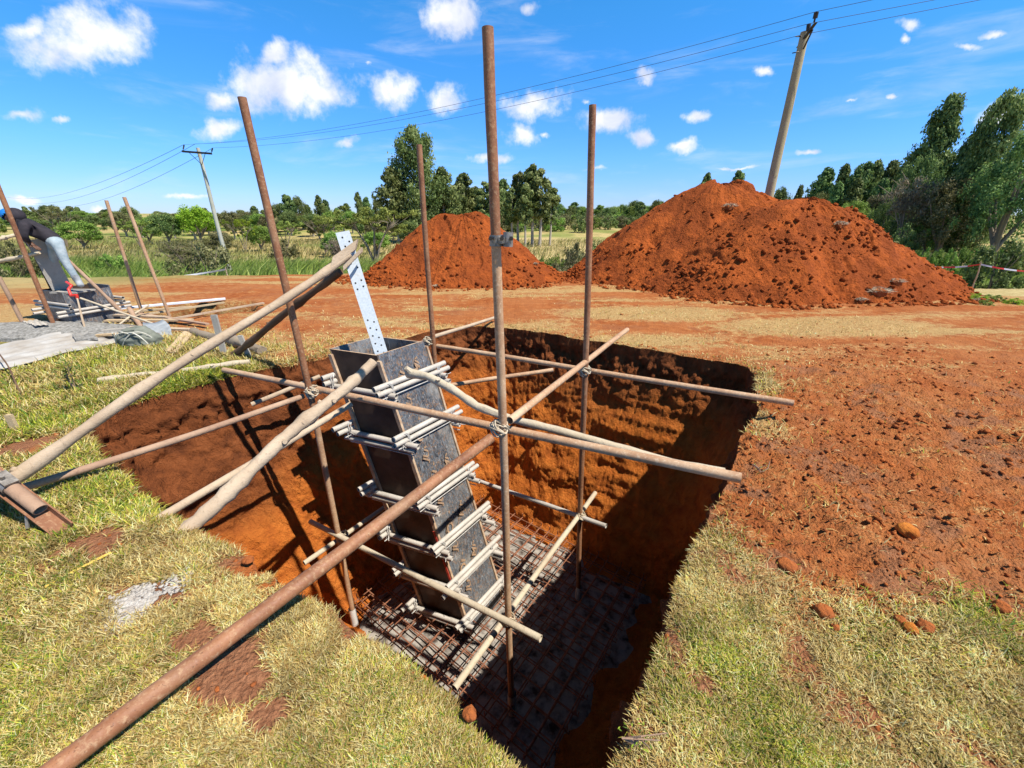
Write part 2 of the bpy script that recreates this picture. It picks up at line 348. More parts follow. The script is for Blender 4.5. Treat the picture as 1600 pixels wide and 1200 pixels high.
def m_ply():
    m = NT('film_faced_plywood'); st = m.noise(7, 8, .8, dist=2.2, stretch=(3, 3, .7)); n = m.noise(22, 6, .75, dist=1.5); n2 = m.noise(3, 4, .6); st2 = m.noise(16, 8, .8, dist=1.2, stretch=(2.5, 2.5, .35))
    c = m.ramp(n2, [(.3, (.032, .034, .038)), (.7, (.085, .092, .10))])
    c = m.mix(m.rng(st, .46, .60, 0, .75), c, (.20, .215, .23)); c = m.mix(m.rng(n, .50, .62, 0, .85), c, (.24, .135, .07)); c = m.mix(m.rng(st2, .56, .64, 0, .85), c, (.46, .46, .44)); c = m.mix(m.rng(m.noise(2.1, 4, .6), .52, .7, 0, .5), c, (.36, .34, .30))
    return m.fin(c, m.rng(n, .3, .7, .3, .6), .45, n, .001, .5)
M['ply'] = m_ply()
M['plyshade'] = simple('shaded_plywood', (.035, .022, .015), (.085, .052, .034), 5, .6, 30, .002)  # darker ply for panels facing away from the sun, shade put into the colour
M['plyedge'] = simple('plywood_edge', (.36, .22, .13), (.55, .40, .26), 14, .8, 60)
M['redpaint'] = simple('red_edge_paint', (.42, .03, .02), (.55, .07, .04), 14, .6)
M['print'] = simple('brown_print', (.10, .07, .05), (.46, .29, .17), 60, .7, lo=.3, hi=.6)
M['rebar'] = simple('rusty_rebar', (.17, .06, .03), (.34, .15, .08), 18, .8, 120, .002)
M['blinding'] = simple('lean_concrete', (.05, .033, .024), (.36, .32, .27), 7, .9, 30, .02, lo=.34, hi=.56)
M['plastic'] = simple('white_plastic', (.60, .57, .52), (.74, .71, .66), 10, .4)
M['sand'] = simple('grey_ballast', (.16, .15, .13), (.40, .38, .34), 26, .95, 60, .03)
M['cement'] = simple('cement_spill', (.36, .31, .26), (.56, .52, .46), 30, .95, 50, .02)
M['sheet'] = simple('mortar_stained_sheet', (.34, .29, .23), (.50, .48, .44), 3.5, .7, 60, .004)
M['canvas'] = simple('grey_canvas', (.13, .14, .11), (.24, .25, .20), 10, .85)
M['canvasedge'] = simple('canvas_piping', (.55, .52, .42), (.65, .62, .52), 10, .85)
M['steelgrey'] = simple('shovel_steel', (.40, .42, .41), (.58, .60, .58), 10, .4, metal=.4)
M['red'] = simple('red_paint', (.62, .03, .02), (.75, .06, .04), 10, .35, spec=.5)
M['white'] = simple('white_plastic_film', (.72, .72, .74), (.82, .82, .84), 10, .6)
M['yellow'] = simple('yellow_strap', (.62, .40, .06), (.72, .52, .12), 10, .6)
M['black_cloth'] = simple('black_cloth', (.018, .016, .02), (.045, .038, .045), 7, .9, 60, .004)
M['jeans'] = simple('pale_denim', (.26, .33, .36), (.42, .48, .50), 9, .9, 25, .01)
M['boot'] = simple('grey_boot', (.10, .12, .13), (.42, .44, .44), 5, .6)
M['skin'] = simple('dark_skin', (.10, .045, .025), (.14, .065, .038), 6, .5)
M['blue'] = simple('blue_cap', (.01, .16, .50), (.02, .22, .62), 8, .6)

def m_leaf(name, dark, mid, light, trans=.35):
    m = NT(name); att = m.N.new('ShaderNodeAttribute'); att.attribute_name = 'tone'
    sa = m.N.new('ShaderNodeSeparateColor'); m.L.new(att.outputs['Color'], sa.inputs[0])
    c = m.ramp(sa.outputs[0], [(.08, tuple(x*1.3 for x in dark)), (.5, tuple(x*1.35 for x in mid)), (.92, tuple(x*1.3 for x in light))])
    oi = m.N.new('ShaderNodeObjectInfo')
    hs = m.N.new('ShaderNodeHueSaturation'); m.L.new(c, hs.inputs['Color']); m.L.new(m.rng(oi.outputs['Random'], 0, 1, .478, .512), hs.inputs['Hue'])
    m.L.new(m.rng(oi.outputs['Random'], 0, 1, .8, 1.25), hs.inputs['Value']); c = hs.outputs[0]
    m.fin(c, .6, .25)
    tr = m.N.new('ShaderNodeBsdfTranslucent'); m.L.new(c, tr.inputs[0]); mx = m.N.new('ShaderNodeMixShader'); mx.inputs[0].default_value = trans
    m.L.new(m.b.outputs[0], mx.inputs[1]); m.L.new(tr.outputs[0], mx.inputs[2]); m.L.new(mx.outputs[0], m.out.inputs[0])
    return m.mat
M['leaf_euc'] = m_leaf('eucalyptus_leaves', (.030, .052, .014), (.115, .155, .040), (.27, .30, .11))
M['leaf_dark'] = m_leaf('dark_leaves', (.028, .060, .020), (.095, .160, .045), (.24, .32, .09))
M['leaf_acacia'] = m_leaf('acacia_leaves', (.06, .085, .014), (.17, .21, .04), (.31, .35, .08))
M['leaf_bush'] = m_leaf('bush_leaves', (.045, .085, .012), (.13, .21, .035), (.26, .35, .07))
M['leaf_lime'] = m_leaf('bright_leaves', (.08, .14, .012), (.20, .30, .02), (.34, .44, .05), .45)
M['leaf_olive'] = m_leaf('olive_leaves', (.05, .055, .018), (.14, .14, .05), (.27, .25, .12))
M['leaf_twig'] = m_leaf('dry_twigs', (.07, .05, .035), (.16, .12, .08), (.28, .22, .15), .1)
M['grass'] = m_leaf('turf_blades', (.16, .12, .045), (.40, .34, .10), (.66, .56, .27), .35)
M['reed'] = m_leaf('tall_grass', (.12, .20, .03), (.28, .38, .07), (.50, .56, .16), .45)
def m_raw(name, trans=.3):
    m = NT(name); att = m.N.new('ShaderNodeAttribute'); att.attribute_name = 'tone'
    m.fin(att.outputs['Color'], .7, .2)
    tr = m.N.new('ShaderNodeBsdfTranslucent'); m.L.new(att.outputs['Color'], tr.inputs[0]); mx = m.N.new('ShaderNodeMixShader'); mx.inputs[0].default_value = trans
    m.L.new(m.b.outputs[0], mx.inputs[1]); m.L.new(tr.outputs[0], mx.inputs[2]); m.L.new(mx.outputs[0], m.out.inputs[0])
    return m.mat
M['blade'] = m_raw('turf_blades')
def set_attr(ob, name, cols, domain='POINT'):
    a = ob.data.attributes.new(name, 'FLOAT_COLOR', domain); a.data.foreach_set('color', np.asarray(cols, dtype=np.float32).ravel())

# ------------------------------------------------------------------ terrain
D = 3.1
EN = np.array([-.805, .593]); EQ = np.array([.593, .805])          # pit axes in plan
def nq(n, q): return EN*n+EQ*q
RIM = [(.18,.62),(.32,.68),(.43,.87),(.66,1.2),(.83,1.55),(1.43,2.28),(1.95,3.0),(2.33,3.5),(2.72,4.2),(2.92,4.72),(2.6,5.0),(1.8,5.49),(1.0,6.0),(.21,6.5),(-.6,6.72),
       (-1.33,6.38),(-2.0,5.55),(-2.45,5.0),(-3.23,4.45),(-3.62,3.95),(-3.85,3.45),(-3.7,3.1),(-3.25,2.77),(-2.7,2.38),(-2.1,2.02),(-1.38,1.64),(-.74,1.27),(-.42,1.09),(-.22,.94),(.05,.76)]
fl = [nq(.32, .8), nq(.32, 4.42), nq(3.7, 4.42), nq(3.95, 4.2), nq(4.02, .9), nq(3.8, .72)]
CW = nq(2.2, 2.75)
NTH = 1100
TH = np.linspace(0, 2*np.pi, NTH, endpoint=False)
def ray_poly(poly, th):
    P = np.array(poly); Q = np.roll(P, -1, axis=0); out = np.full(len(th), 0.0)
    dx, dy = np.cos(th), np.sin(th)
    for a, b in zip(P-CW, Q-CW):
        e = b-a; den = dx*e[1]-dy*e[0]; den = np.where(abs(den) < 1e-9, 1e-9, den)
        t = (a[0]*e[1]-a[1]*e[0])/den; s = (a[0]*dy-a[1]*dx)/den
        out = np.where((s >= -1e-6) & (s <= 1+1e-6) & (t > 0), np.maximum(out, t), out)
    return out
def circ_smooth(a, k):
    r = np.zeros_like(a)
    for i in range(-k, k+1): r += np.roll(a, i)
    return r/(2*k+1)
cx_, cy_ = np.cos(TH), np.sin(TH)
rim_base = circ_smooth(circ_smooth(ray_poly(RIM, TH), 5), 4)
flr = circ_smooth(ray_poly(fl, TH), 6)
def rim_noise(x, y): return fbm(x*2.6, y*2.6, 3.3, 5, .6)*.20
rim = rim_base + rim_noise(CW[0]+cx_*rim_base, CW[1]+cy_*rim_base)
def sdist(x, y):                                                    # signed distance outside the rim (approx., radial)
    th = np.mod(np.arctan2(y-CW[1], x-CW[0]), 2*np.pi); r = np.hypot(x-CW[0], y-CW[1])
    return r-np.interp(th, np.append(TH, 2*np.pi), np.append(rim, rim[0]))
def poly_sd(x, y, poly):                                            # + inside
    x = np.asarray(x, float); y = np.asarray(y, float); P = np.array([(p[0], p[1]) for p in poly]); Q = np.roll(P, -1, axis=0)
    d = np.full(x.shape, 1e9); ins = np.zeros(x.shape, bool)
    for a, b in zip(P, Q):
        e = b-a; t = np.clip(((x-a[0])*e[0]+(y-a[1])*e[1])/(e@e), 0, 1)
        d = np.minimum(d, np.hypot(x-a[0]-t*e[0], y-a[1]-t*e[1]))
        with np.errstate(divide='ignore', invalid='ignore'):
            c = ((a[1] > y) != (b[1] > y)) & (x < (b[0]-a[0])*(y-a[1])/(b[1]-a[1]+1e-12)+a[0])
        ins ^= c
    return np.where(ins, d, -d)
def GP(*pts): return [G(u, v)[:2] for u, v in pts]
PIT2 = GP((70,497),(190,480),(215,474),(390,471),(402,484),(330,491),(240,499),(180,505),(100,506))
def terrain(x, y):
    x = np.asarray(x, float); y = np.asarray(y, float)
    yy = np.sqrt(y*y*.8+x*x*.35)*np.where(y > 0, 1, 1)
    edge = y + .10*x*np.where(x < 0, -1, 0)
    z = -2.0*sstep(13.3, 20, edge) + 1.4*sstep(60, 125, yy) + 2.2*sstep(125, 300, yy) + 1.0*sstep(300, 700, yy)
    rt = sstep(9.5, 14.5, x+.25*(y-10))*sstep(9, 11, y)                # the right side falls away earlier
    z = np.minimum(z, z*0+ -1.1*rt*(1-sstep(60, 120, yy))+z*(1-rt)) if True else z
    z = z+fbm(x*.06, y*.06, 1.0, 3)*1.2*sstep(20, 60, yy)
    sd = sdist(x, y); near = np.exp(-np.maximum(sd, 0)/.25)
    n1 = fbm(x*.9, y*.9, 2.0, 4)*.10*(1-.6*near); n2 = fbm(x*6, y*6, 5.0, 4, .6)
    bare = bare_mask(x, y)
    nearb = bare*sstep(5.2, 2.6, np.hypot(x-1.5, y-2.0)); z = z+n1+n2*(.014+.022*bare+.02*nearb)+fbm(x*30, y*30, 8.0, 4, .75)*(.008+.030*bare+.060*nearb)+fbm(x*2.4, y*2.4, 6., 3)*.07*bare
    p2 = poly_sd(x, y, PIT2)+fbm(x*4, y*4, 9.0, 3)*.3
    z = z-1.7*sstep(-.02, .28, p2)
    return z
RIGHT_BARE = GP((1185,600),(1240,540),(1330,505),(1600,485),(2100,540),(2200,1040),(1600,985),(1480,950),(1340,925),(1240,905),(1170,870),(1100,880),(1000,800),(1050,700),(1110,640),(1160,600))
RIGHT_STRAW = GP((1060,880),(1120,800),(1150,840),(1260,900),(1240,960),(1100,960),(1060,950))
def gauss(x, y, u, v, ru, rv=None):
    c = G(u, v); a = (G(u+ru, v)-c); b = (G(u, v-(rv or ru))-c)
    return np.exp(-(((x-c.x)/a.length)**2+((y-c.y)/b.length)**2)*1.1)
def bare_mask(x, y):
    w = fbm(x*1.7, y*1.7, 4.0, 4)*.9
    d = poly_sd(x, y, RIGHT_BARE)+w*.8
    b = sstep(-.30, .30, d)*(.15+.85*sstep(6.6, 4.0, y+w*1.2))*sstep(8.5, 7, y)
    return np.clip(b, 0, 1)
DRY = [(355,1055,54,36,1.0),(270,1000,60,18,.6),(120,1000,40,10,.5),(150,862,62,26,1.0),(240,1045,40,60,.6),(60,1010,40,20,.5),(430,1020,22,14,.6),(225,945,80,40,.95),(35,700,45,14,.8),(400,870,70,24,1.0),(470,900,55,28,.9),
       (340,905,30,24,.5),(545,960,40,30,.7),(1105,1060,24,26,.7),(1060,1010,14,30,.5),(1480,945,50,10,.6),(1420,975,26,10,.7),(1210,880,40,20,.6),(1290,965,30,14,.4),
       (1580,1150,60,60,.5),(450,1120,60,26,.45),(210,1010,120,24,.45),(300,840,60,12,.4),(1560,960,60,40,.6),(1140,1000,26,14,.5),(1240,1010,20,12,.5)]
def masks(x, y):
    bare = bare_mask(x, y); w = fbm(x*1.1, y*1.1, 7.0, 4); w2 = fbm(x*3.1, y*3.1, 11.0, 4); w3 = fbm(x*.45, y*2.4, 13.0, 4)
    soil = np.zeros_like(w)
    for (u, v, ru, rv, a) in DRY: soil = np.maximum(soil, a*gauss(x, y, u, v, ru*1.25, rv*1.25))
    w9 = fbm(x*9, y*9, 15.0, 3); soil = np.clip(soil*1.10+(w2*1.7+w9*1.3)*sstep(.02, .3, soil), 0, 1)
    sn = sstep(.14, .26, fbm(x*2.6, y*2.6, 81., 4)+w9*.6)*.6; soil = np.maximum(soil, sn*sstep(5.5, 4.0, y))
    lawn = sstep(5.8, 4.2, y+.55*np.clip(x+3.6, -1.5, 5))*sstep(.6, -1.0, x+(y-2.0)*.2)        # left lawn
    lawnR = poly_sd(x, y, GP((1050,905),(1140,890),(1215,905),(1340,925),(1480,950),(1620,980),(2600,1300),(1400,2600),(760,2600),(960,1180),(1040,1010)))
    lawnR = sstep(-.05, .12, lawnR+w2*.4)
    front = sstep(1.9, 1.2, y)
    green = np.clip(np.maximum.reduce([lawn*.62, lawnR*.60, front*.62*(sdist(x, y) > -1)])+w*.9, 0, 1)
    # the bright fringe by the log at left, greener
    green = np.maximum(green, sstep(.25, .7, np.maximum.reduce([gauss(x, y, 250, 605, 150, 30), gauss(x, y, 60, 660, 90, 40), gauss(x, y, 110, 830, 90, 30)]))*.95)
    straw = np.clip(.62+w*1.1, 0, 1)
    mid = sstep(4.8, 6.2, y+.25*x)
    band = np.clip(.36+w3*2.4, 0, 1)
    st = straw*(1-mid)+band*mid
    st = np.maximum(st, sstep(-.08, .1, poly_sd(x, y, RIGHT_STRAW))*.9)
    flat_straw = sstep(.3, .8, np.maximum.reduce([gauss(x, y, 1180, 600, 60, 22), gauss(x, y, 1170, 665, 30, 34), gauss(x, y, 1010, 490, 200, 14), gauss(x, y, 1300, 510, 260, 16), gauss(x, y, 60, 490, 160, 25), gauss(x, y, 300, 560, 90, 16)]))
    st = np.maximum(st, flat_straw*.85)
    tuft = sstep(.3, .8, np.maximum(gauss(x, y, 1190, 655, 34, 40), gauss(x, y, 1160, 620, 22, 18))); st = np.maximum(st, tuft*.8); k = np.clip(1-bare*1.15+flat_straw*.6+tuft, 0, 1)
    rd = sstep(.35, .8, np.maximum.reduce([gauss(x, y, 350, 465, 170, 9), gauss(x, y, 560, 480, 120, 12), gauss(x, y, 470, 510, 80, 10), gauss(x, y, 700, 500, 60, 10), gauss(x, y, 730, 475, 130, 6)]))
    st = st*(1-.6*rd); green = green*(1-rd)
    rs = sstep(-.10, .12, poly_sd(x, y, RIGHT_STRAW)+w2*.2); green = green*(1-rs*.9)
    green = green*(1-mid)*k; st = st*(.16+.84*k)+bare*.30*sstep(.0, .25, fbm(x*.9, y*2.6, 71., 4))
    sf = np.clip(1-soil*1.3, 0, 1)
    dk = np.clip(soil*1.3+sstep(.05, .3, w2)*.35+bare*.05, 0, 1)
    orange = sstep(.3, .7, np.maximum(gauss(x, y, 430, 885, 90, 40), gauss(x, y, 90, 700, 50, 15)))
    dk = dk*(1-orange)
    return green*sf, st*sf, dk
def gz(x, y): return float(terrain(np.array([x]), np.array([y]))[0])

def build_ground():
    d = [0.0]; st = .018
    while d[-1] < 900:
        r = d[-1]; st = .018+.0085*r if r < 14 else .137+.035*(r-14); d.append(r+st)
    d = np.array(d); R = rim[:, None]+d[None, :]*np.ones((NTH, 1))
    # far rings centre on the camera so the ground reaches the horizon evenly
    X = CW[0]+cx_[:, None]*R; Y = CW[1]+cy_[:, None]*R; Z = terrain(X, Y)
    drop = np.exp(-d/.10)[None, :]*(.035+.05*np.abs(fbm(X*5, Y*5, 21.0, 3)))
    Z = Z-drop*(1-0*X); nr = len(d)
    verts = np.stack([X, Y, Z], -1).reshape(-1, 3)
    i = np.arange(NTH)[:, None]; j = np.arange(nr-1)[None, :]; i2 = (i+1) % NTH
    faces = np.stack([i*nr+j, i*nr+j+1, i2*nr+j+1, i2*nr+j], -1).reshape(-1, 4)
    ob = mesh_obj('ground', verts, faces, M['ground']); tag(ob, kind='structure')
    g, s, k = masks(X.ravel(), Y.ravel()); cols = np.stack([g, s, k, np.ones_like(g)], -1); set_attr(ob, 'mask', cols)
    x, y = X.ravel(), Y.ravel()
    gold = sstep(0, 1, poly_sd(x, y, [(9, 7), (60, 12), (60, 24), (30, 24), (17, 19), (12, 14)]))*.9
    gold = np.maximum(gold, sstep(-2, 6, poly_sd(x, y, [(-2, 30), (22, 34), (40, 70), (0, 75), (-30, 70), (-14, 40)]))*.85)
    lime = sstep(-1, 2, poly_sd(x, y, [(-60, 14), (-2, 14), (-3, 26), (-12, 30), (-60, 30)]))
    lime = np.maximum(lime, sstep(0, 2, poly_sd(x, y, [(16, 22), (70, 22), (70, 30), (16, 28)])))
    set_attr(ob, 'field', np.stack([gold, lime, gold*0, gold*0+1], -1))
    # pit walls and floor
    nt = 130; t = np.linspace(0, 1, nt)
    prof = t**1.1; profb = np.clip((t-.09)/.91, 0, 1); rimx = verts.reshape(NTH, nr, 3)[:, 0, :]
    bk = sstep(.35, .75, cx_*EQ[0]+cy_*EQ[1])[:, None]; pf = prof[None, :]*(1-bk)+profb[None, :]*bk
    rr = rim[:, None]*(1-pf)+flr[:, None]*pf
    lb = (cx_*EN[0]+cy_*EN[1]); 
    nin = np.clip(t*12, 0, 1)[None, :]
    X = CW[0]+cx_[:, None]*rr; Y = CW[1]+cy_[:, None]*rr; Z = rimx[:, 2][:, None]*(1-t)[None, :]+(-D)*t[None, :]
    topb = np.exp(-((t-.09)/.09)**2)[None, :]
    n = fbm(X*2.0, Y*2.0, Z*2.0, 4)*.22 + fbm(X*7, Y*7, Z*7, 4, .6)*(.035+.27*topb) + fbm(X*22, Y*22, Z*22, 3, .6)*(.030+.06*topb)
    back = sstep(.55, .85, cx_*EQ[0]+cy_*EQ[1])[:, None]                 # layer ledge and talus on the far wall
    al = cx_[:, None]*9+cy_[:, None]*7; n = n+fbm(al*1.2+Z*1.6, Z*4.5-al*.6, 7.7, 4, .6)*.16*sstep(.12, .25, t)[None, :]; n = n-back*.05*np.exp(-((t[None, :]-.80)/.06)**2)+back*.04*sstep(.62, .74, t)[None, :]*(1-sstep(.74, .8, t)[None, :])
    rr2 = rr+n*nin*(1-.7*sstep(.96, 1, t)[None, :])
    X = CW[0]+cx_[:, None]*rr2; Y = CW[1]+cy_[:, None]*rr2
    W = np.stack([X, Y, Z], -1)
    m = 60; s = np.linspace(1, 0, m)[1:]
    FX = CW[0]+(X[:, -1]-CW[0])[:, None]*s; FY = CW[1]+(Y[:, -1]-CW[1])[:, None]*s
    FZ = -D+fbm(FX*3, FY*3, 31., 4)*.10*(1-s)[None, :]**.3+.18*np.clip((s-.8)/.2, 0, 1)[None, :]*fbm(FX*6, FY*6, 33., 3)
    A = np.concatenate([W, np.stack([FX, FY, FZ], -1)], 1); nr = A.shape[1]
    j = np.arange(nr-1)[None, :]
    faces = np.stack([i*nr+j, i2*nr+j, i2*nr+j+1, i*nr+j+1], -1).reshape(-1, 4)
    ob = mesh_obj('excavation', A.reshape(-1, 3), faces[:, ::-1], M['wall']); tag(ob, kind='structure')
    left = sstep(.2, .9, lb)[:, None]*np.ones((1, nr))*0
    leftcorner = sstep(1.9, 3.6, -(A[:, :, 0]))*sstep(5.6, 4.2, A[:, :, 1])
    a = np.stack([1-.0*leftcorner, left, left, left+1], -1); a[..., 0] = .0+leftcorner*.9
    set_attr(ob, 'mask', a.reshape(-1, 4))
build_ground()

# ------------------------------------------------------------------ turf
def in_view(x, y, m=.12):
    dep = y*_c+H*_s; u = x/np.maximum(dep, .05)*F; up = (y*_s-H*_c)/np.maximum(dep, .05)*F
    return (dep > .2) & (abs(u) < 800*(1+m)+40) & (up > -600*(1+m)-40)
def build_blades(name, label, n, rmax, hgt, wid, colfn, densfn, lie, mat):
    # radius-biased sampling: more and smaller blades near the camera
    out = []
    need = n; xs, ys = [], []
    while need > 0:
        k = need*4; r = .55*np.exp(RNG.random(k)*math.log(rmax/.55)); a = RNG.uniform(-1.15, 1.15, k)
        x = np.sin(a)*r; y = np.cos(a)*r
        ok = in_view(x, y)
        x, y, r = x[ok], y[ok], r[ok]
        ok = RNG.random(len(x)) < densfn(x, y)*np.clip(r/2.6, .12, 1)**1.0
        x, y = x[ok][:need], y[ok][:need]; xs.append(x); ys.append(y); need -= len(x)
    x = np.concatenate(xs); y = np.concatenate(ys); n = len(x); z = terrain(x, y); sdd = sdist(x, y)
    z = z-np.exp(-np.maximum(sdd, 0)/.10)*.05
    r = np.hypot(x, y); sc = np.clip(r/2.2, .8, 3.2)**.75
    flatm = 1-.55*sstep(4.2, 5.6, y+.25*x)
    h = hgt*(.5+RNG.random(n)*.9)*sc*flatm; w = wid*(.7+.6*RNG.random(n))*sc
    az = RNG.uniform(0, 2*np.pi, n); tilt = np.clip(RNG.normal(lie, .3, n), .1, 1.5)
    ca, sa = np.cos(az), np.sin(az); sx, sy = -sa, ca
    b = np.stack([x, y, z-.004], -1); side = np.stack([sx, sy, RNG.uniform(-.3, .3, n)], -1)*w[:, None]/2
    d1 = np.stack([ca*np.sin(tilt*.75), sa*np.sin(tilt*.75), np.cos(tilt*.75)], -1)*(h*.5)[:, None]
    t2 = np.clip(tilt*1.25, 0, 1.75); d2 = np.stack([ca*np.sin(t2), sa*np.sin(t2), np.cos(t2)], -1)*(h*.5)[:, None]
    P = np.stack([b-side, b+side, b+d1+side*.8, b+d1-side*.8, b+d1+d2-side*.15, b+d1+d2+side*.15], 1).reshape(-1, 3)
    k = np.arange(n)[:, None]*6
    fcs = np.concatenate([k+np.array([[0, 1, 2, 3]]), k+np.array([[3, 2, 5, 4]])], 1).reshape(-1, 4)
    ob = mesh_obj(name, P, fcs, mat, smooth=True); tag(ob, kind='stuff', cat='grass', label=label)
    c = colfn(x, y, n); set_attr(ob, 'tone', np.repeat(np.concatenate([c, np.ones((n, 1))], 1), 6, axis=0))
    return ob
SHEETP = GP((-120,560),(0,505),(90,503),(200,526),(180,536),(-120,620))
def turf_dens(x, y):
    g, s, k = masks(x, y); sd = sdist(x, y)
    d = np.clip(g*1.35+s*.42*(y < 5)+s*.16, 0, 1)
    d = np.clip(d+.35*np.exp(-((sd-.05)/.10)**2)*(g+s > .15), 0, 1)
    w = fbm(x*4.5, y*4.5, 61., 3); w4 = fbm(x*1.6, y*1.6, 62., 3); d = np.clip(d*(1+w*2.6+w4*1.4)-.03, d*.28, 1)
    d = d*(1-.72*sstep(4.6, 6.0, y+.2*x))
    return np.where(sd > .0, d, 0)*(bare_mask(x, y)*-.92+1)*(poly_sd(x, y, PIT2) < 0)*(poly_sd(x, y, SHEETP) < 0)
STRAWC = np.array([[.56, .40, .13], [.68, .52, .20], [.38, .23, .07], [.76, .64, .31]]); GREENC = np.array([[.23, .27, .02], [.38, .41, .035], [.50, .49, .06], [.12, .19, .02], [.56, .52, .09], [.15, .27, .045]])
def turf_col(x, y, n):
    g, s, k = masks(x, y); w = fbm(x*2.2, y*2.2, 41., 3)
    pg = np.clip(.30+.55*(g-.4)+w*1.3, .05, .88); pick = RNG.random(n) < pg
    pick &= (y+.25*x < 5.6) | (RNG.random(n) < .25)
    c = np.where(pick[:, None], GREENC[RNG.integers(0, len(GREENC), n)], STRAWC[RNG.integers(0, 4, n)])*(1+fbm(x*9, y*9, 43., 3)*1.1)[:, None]
    return np.clip(c*(.75+.5*RNG.random((n, 1))), 0, .8)
build_blades('turf_grass', 'short matted green and straw coloured turf around the pit', 360000, 9.5, .042, .0042, turf_col, turf_dens, 1.05, M['blade'])

# soil crumbs (uncountable)
ICO = None
def ico_template():
    import bmesh
    bm = bmesh.new(); bmesh.ops.create_icosphere(bm, subdivisions=1, radius=1); v = np.array([p.co[:] for p in bm.verts]); f = np.array([[q.index for q in p.verts] for p in bm.faces]); bm.free(); return v, f
IV, IF = ico_template()
def scatter_lumps(name, label, P, S, mat, flat=.7, kind='stuff', cat='soil'):
    n = len(P); nv = len(IV)
    rot = RNG.normal(size=(n, 3, 3)); q, _ = np.linalg.qr(rot)
    V0 = IV[None]*(1+RNG.uniform(-.28, .28, (n, nv, 1))); V0 = np.einsum('nij,nkj->nki', q*np.array([1, .8, .65])[None, None, :], V0)
    V0[..., 2] *= flat; V0 = V0*S[:, None, None]+P[:, None, :]
    fc = (IF[None]+(np.arange(n)*nv)[:, None, None]).reshape(-1, 3)
    ob = mesh_obj(name, V0.reshape(-1, 3), fc, mat, smooth=False); tag(ob, kind=kind, cat=cat, label=label); return ob
def build_crumbs():
    k = 260000; r = .8*np.exp(RNG.random(k)*math.log(9/.8)); a = RNG.uniform(-1.1, 1.1, k); x = np.sin(a)*r; y = np.cos(a)*r
    g, s, kk = masks(x, y); b = bare_mask(x, y); sd = sdist(x, y)
    dens = b*.7*(.35+.65*sstep(-.1, .2, fbm(x*1.2, y*1.2, 50., 3)))+(1-b)*.05*kk+.5*np.exp(-(sd/.08)**2)
    orange = gauss(x, y, 430, 885, 80, 36)
    dens = np.clip(dens+orange*.5, 0, 1)*np.clip(r/3, .2, 1)*(y < 7.4)
    ok = (RNG.random(k) < dens) & (sd > .01) & in_view(x, y); x, y, r = x[ok], y[ok], r[ok]; n = len(x)
    z = terrain(x, y); S = (.002+.015*RNG.random(n)**10)*(1+.25*np.exp(-(sd[ok]/.10)**2))*np.clip(r/2.4, .9, 2.0); z = z+S*.15-np.exp(-np.maximum(sd[ok], 0)/.10)*.05
    scatter_lumps('soil_crumbs', 'small crumbled clods strewn over the bare red ground', np.stack([x, y, z], -1), S, M['clod'])
build_crumbs()
# ------------------------------------------------------------------ column formwork
C0 = [G(514.5, 545, .42), G(597, 524, .42), G(657, 531, .42), G(585, 555, .42)]     # left, back, right, front
E1 = ((C0[2]-C0[3])+(C0[1]-C0[0]))/2; E2 = ((C0[0]-C0[3])+(C0[1]-C0[2]))/2; Ft = C0[3]; Fb = G(735, 988, -2.95)
E1 = E1.normalized()*.60; E2 = E2.normalized()*.60
ctop = sum(C0, Vector())/4
Ft = ctop-E1/2-E2/2
a1, a2 = E1.normalized(), E2.normalized()
def caxis(z): return (Fb+(Ft-Fb)*((z-Fb.z)/(Ft.z-Fb.z)))+E1/2+E2/2
def prism(mb, plan, z0, z1, off=lambda z: caxis(z), m=0, medge=None):      # plan: list of horizontal offsets from the axis
    b = [off(z0)+p for p in plan]; t = [off(z1)+p for p in plan]
    fs = [[3, 2, 1, 0], [4, 5, 6, 7]]; mb.add(b+t, fs, m if medge is None else medge)
    lens = [(plan[(i+1) % 4]-plan[i]).length for i in range(4)]; th = min(lens)*1.5
    for i in range(4):
        mb.add([b[i], b[(i+1) % 4], t[(i+1) % 4], t[i]], [[0, 1, 2, 3]], medge if (medge is not None and lens[i] < th) else m)
    return mb
